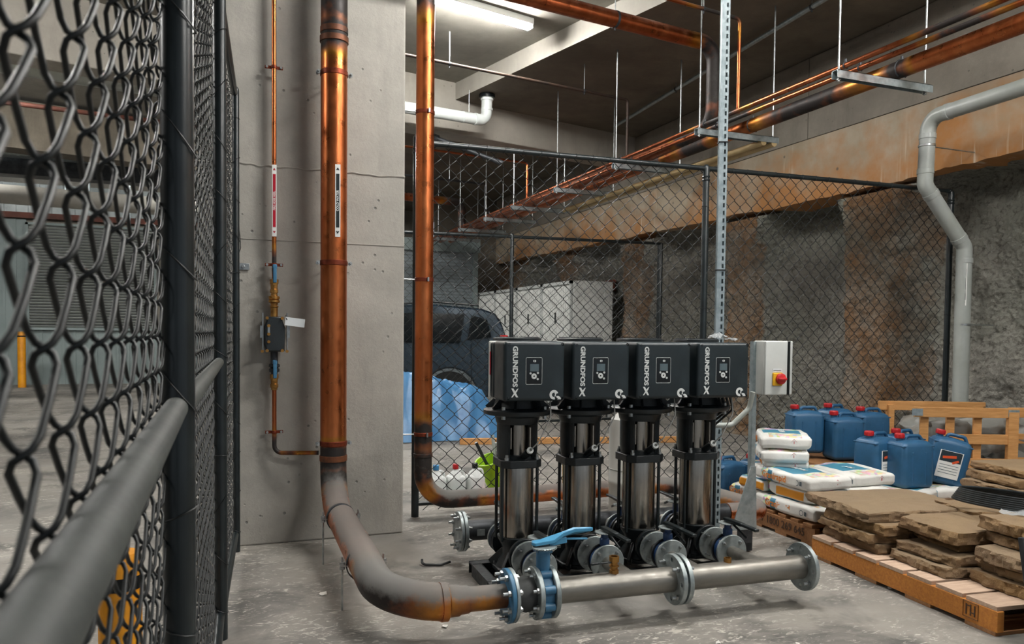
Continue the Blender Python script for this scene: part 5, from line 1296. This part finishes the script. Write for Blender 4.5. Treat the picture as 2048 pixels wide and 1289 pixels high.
# sandstone slabs
def slab(label, x, y, z, l, w, h, rz, seed, tilt=(0, 0)):
    r = random.Random(seed); m = MB(); N = 88; out = []
    for k in range(N):
        a = 2*math.pi*k/N; c, s_ = math.cos(a), math.sin(a); q = max(abs(c), abs(s_))*.93+.07
        px, py = c/q*l/2, s_/q*w/2
        j = 1+.05*noise.noise((k*.16, seed, 0))+.02*noise.noise((k*.7, seed, 3)); out.append((px*j, py*j))
    prof = [(.975, -.5), (.99, -.44), (1.0, -.2), (.995, .1), (.99, .36), (.975, .5), (.93, .515), (.6, .52), (.25, .52)]
    vs = []
    for pi, (f, zz) in enumerate(prof):
        for k, (px, py) in enumerate(out):
            d = Vector((px, py, 0)).normalized()
            e = noise.noise((px*8+seed, py*8, zz*1.6))+.7*noise.noise((px*21+seed, py*21, zz*3.5))+.4*r.uniform(-1, 1)
            e = (.016 if pi < 6 else .008 if pi == 6 else 0)*e
            vs.append((px*f+d.x*e, py*f+d.y*e, zz*h+(.007*noise.noise((px*7, py*7, seed)) if zz > 0 else .004*noise.noise((px*9, py*9, seed+4)))))
    fs = []
    for i in range(len(prof)-1):
        for k in range(N): l2 = (k+1) % N; fs.append((i*N+k, i*N+l2, (i+1)*N+l2, (i+1)*N+k))
    fs.append(tuple(range(N-1, -1, -1))); b = (len(prof)-1)*N; fs.append(tuple(b+k for k in range(N)))
    m.add(vs, fs); o = tag(m.build('stone_slab', 'stone', None, ang=16), label, 'stone slab', 'sandstone slabs on the pallet')
    o.location = (x, y, z); o.rotation_euler = (R(tilt[0]), R(tilt[1]), R(rz)); return o
HS = .06
# left stack
slab('bottom slab of the left sandstone stack', 3.96, 3.72, .175, .50, .52, .056, -6, 1)
slab('second slab up in the left sandstone stack', 3.95, 3.73, .234, .54, .54, .05, -11, 2)
slab('third slab up in the left sandstone stack', 3.98, 3.71, .294, .55, .54, .06, -3, 3)
slab('large flat slab on top of the left sandstone stack', 4.10, 3.80, .358, .80, .66, .06, -9, 4)
# middle stack
slab('bottom slab of the middle sandstone stack', 4.00, 3.20, .172, .62, .44, .05, -6, 5)
slab('second slab up in the middle sandstone stack', 4.02, 3.20, .228, .56, .42, .052, -3, 6)
slab('dark third slab in the middle sandstone stack', 4.13, 3.23, .284, .54, .38, .05, -7, 7)
slab('top slab with chipped edge of the middle sandstone stack', 4.06, 3.22, .348, .56, .44, .068, -5, 8)
slab('smooth sawn slab behind the middle sandstone stack', 4.52, 3.42, .37, .5, .36, .06, -16, 9)
slab('bottom slab behind the middle sandstone stack', 4.5, 3.45, .205, .5, .6, .12, -8, 19); slab('middle slab behind the middle sandstone stack', 4.5, 3.45, .302, .5, .6, .07, -3, 20)
# right stack
slab('bottom slab of the right sandstone stack', 4.08, 2.76, .176, .64, .38, .06, -4, 10)
slab('second slab up in the right sandstone stack', 4.12, 2.77, .238, .62, .34, .055, -9, 11)
slab('pinkish third slab up in the right sandstone stack', 4.10, 2.75, .302, .66, .36, .066, -5, 12)
slab('fourth slab up in the right sandstone stack', 4.20, 2.79, .368, .58, .38, .05, -10, 13, (1, 0))
slab('top ochre slab of the right sandstone stack', 4.22, 2.80, .432, .64, .42, .066, -6, 14, (1, 1))
# rear stack at the right edge
slab('bottom slab of the rear sandstone stack by the crate', 5.38, 3.72, .25, .8, .55, .22, -12, 15)
slab('middle slab of the rear sandstone stack by the crate', 5.42, 3.74, .40, .8, .55, .06, -9, 16)
slab('upper slab of the rear sandstone stack by the crate', 5.46, 3.76, .465, .78, .52, .06, -14, 17)
slab('top slab of the rear sandstone stack by the crate', 5.5, 3.78, .525, .74, .5, .05, -10, 18)
rp = pallet('rear_stone_pallet', 'second pallet under the rear sandstone stack', (5.0, 3.45, 0), R(-8), .75, .95, 4)
# coil of black strapping with film
t = thing('strapping_coil', 'coil of ribbed black plastic strip lying on the sandstone', 'coil', (4.30, 3.10, .474), R(-83))
for k in range(7):
    m = MB(); pts = []
    for j in range(40):
        a = 2*math.pi*j/40; pts.append(Vector((.36*math.cos(a)*(1-.02*k), (.135-.004*k)*math.sin(a), .006+.011*k+.01*math.cos(a))))
    m.tube(pts, .0075, 6, closed=True); m.build('strip', 'black', t)
m = MB(); m.grid(lambda u, v: (-.2+.62*u+.02*noise.noise((u*6, v*6, 1)), -.16+.3*v+.02*noise.noise((u*6, v*6, 3)), .03+.05*math.sin(u*3.1)*math.sin(v*3.1)+.035*noise.noise((u*6, v*6, 7))-.05*max(0, .5-v)), 26, 18)
o = tag(m.build('plastic_film', 'film', None, ang=60), 'crumpled clear film over the black coil on the stones', 'plastic film'); o.location = (4.30, 2.90, .475); o.rotation_euler = (0, 0, R(-70))
# dark framed panel leaning at the right edge
t = thing('framed_panel', 'dark grey framed panel leaning against the stones at the right edge', 'panel', (3.56, 2.445, 0))
Mp = frame((0, 0, .012), (1, -.12, 0), (-.07, .105, .49))
m = MB(); m.box((.28, .25, 0), (.5, .44, .012), M=Mp); m.build('sheet', 'panel_black', t)
for c, d in (((.02, .25, 0), (.045, .5, .03)), ((.54, .25, 0), (.045, .5, .03)), ((.28, .485, 0), (.48, .03, .03)), ((.28, .015, 0), (.48, .03, .03))):
    m = MB(); m.box(c, d, M=Mp); m.build('frame_bar', 'dark_steel', t, bevel=.003)
# bits on the floor
m = MB(); m.tube(rounded([(1.20, 4.66, .03), (1.19, 4.62, .012), (1.30, 4.58, .01), (1.37, 4.62, .012)], .03, 5), .008, 7); tag(m.build('cable_offcut', 'cable'), 'short curved black offcut on the floor before the column', 'offcut')
for k, (x, y) in enumerate(((2.2, 3.0), (2.55, 2.86), (1.75, 2.95), (3.62, 3.33), (1.05, 3.62), (2.82, 2.62), (.55, 4.3), (.98, 4.5))):
    m = MB(); s_ = rnd.uniform(.012, .022); m.add([(x+s_*math.cos(a+rnd.random()), y+s_*math.sin(a+rnd.random()), .003+rnd.random()*.01) for a in (0, 1.3, 2.6, 3.9, 5.2)], [(0, 1, 2, 3, 4)])
    m.add([(p[0], p[1], p[2]-.002) for p in m.v], [(4, 3, 2, 1, 0)])
    tag(m.build('paper_scrap', 'debris', None, smooth=False), 'tiny pale paper scrap on the floor '+['below the middle of the manifold', 'in front of the middle manifold flange', 'in front of the inlet valve', 'beside the long edge of the stone pallet', 'under the large copper bend', 'nearest the viewer, before the manifold', 'left of the copper riser foot', 'between the copper riser and the suction flange'][k], 'scrap', 'scraps on the floor')
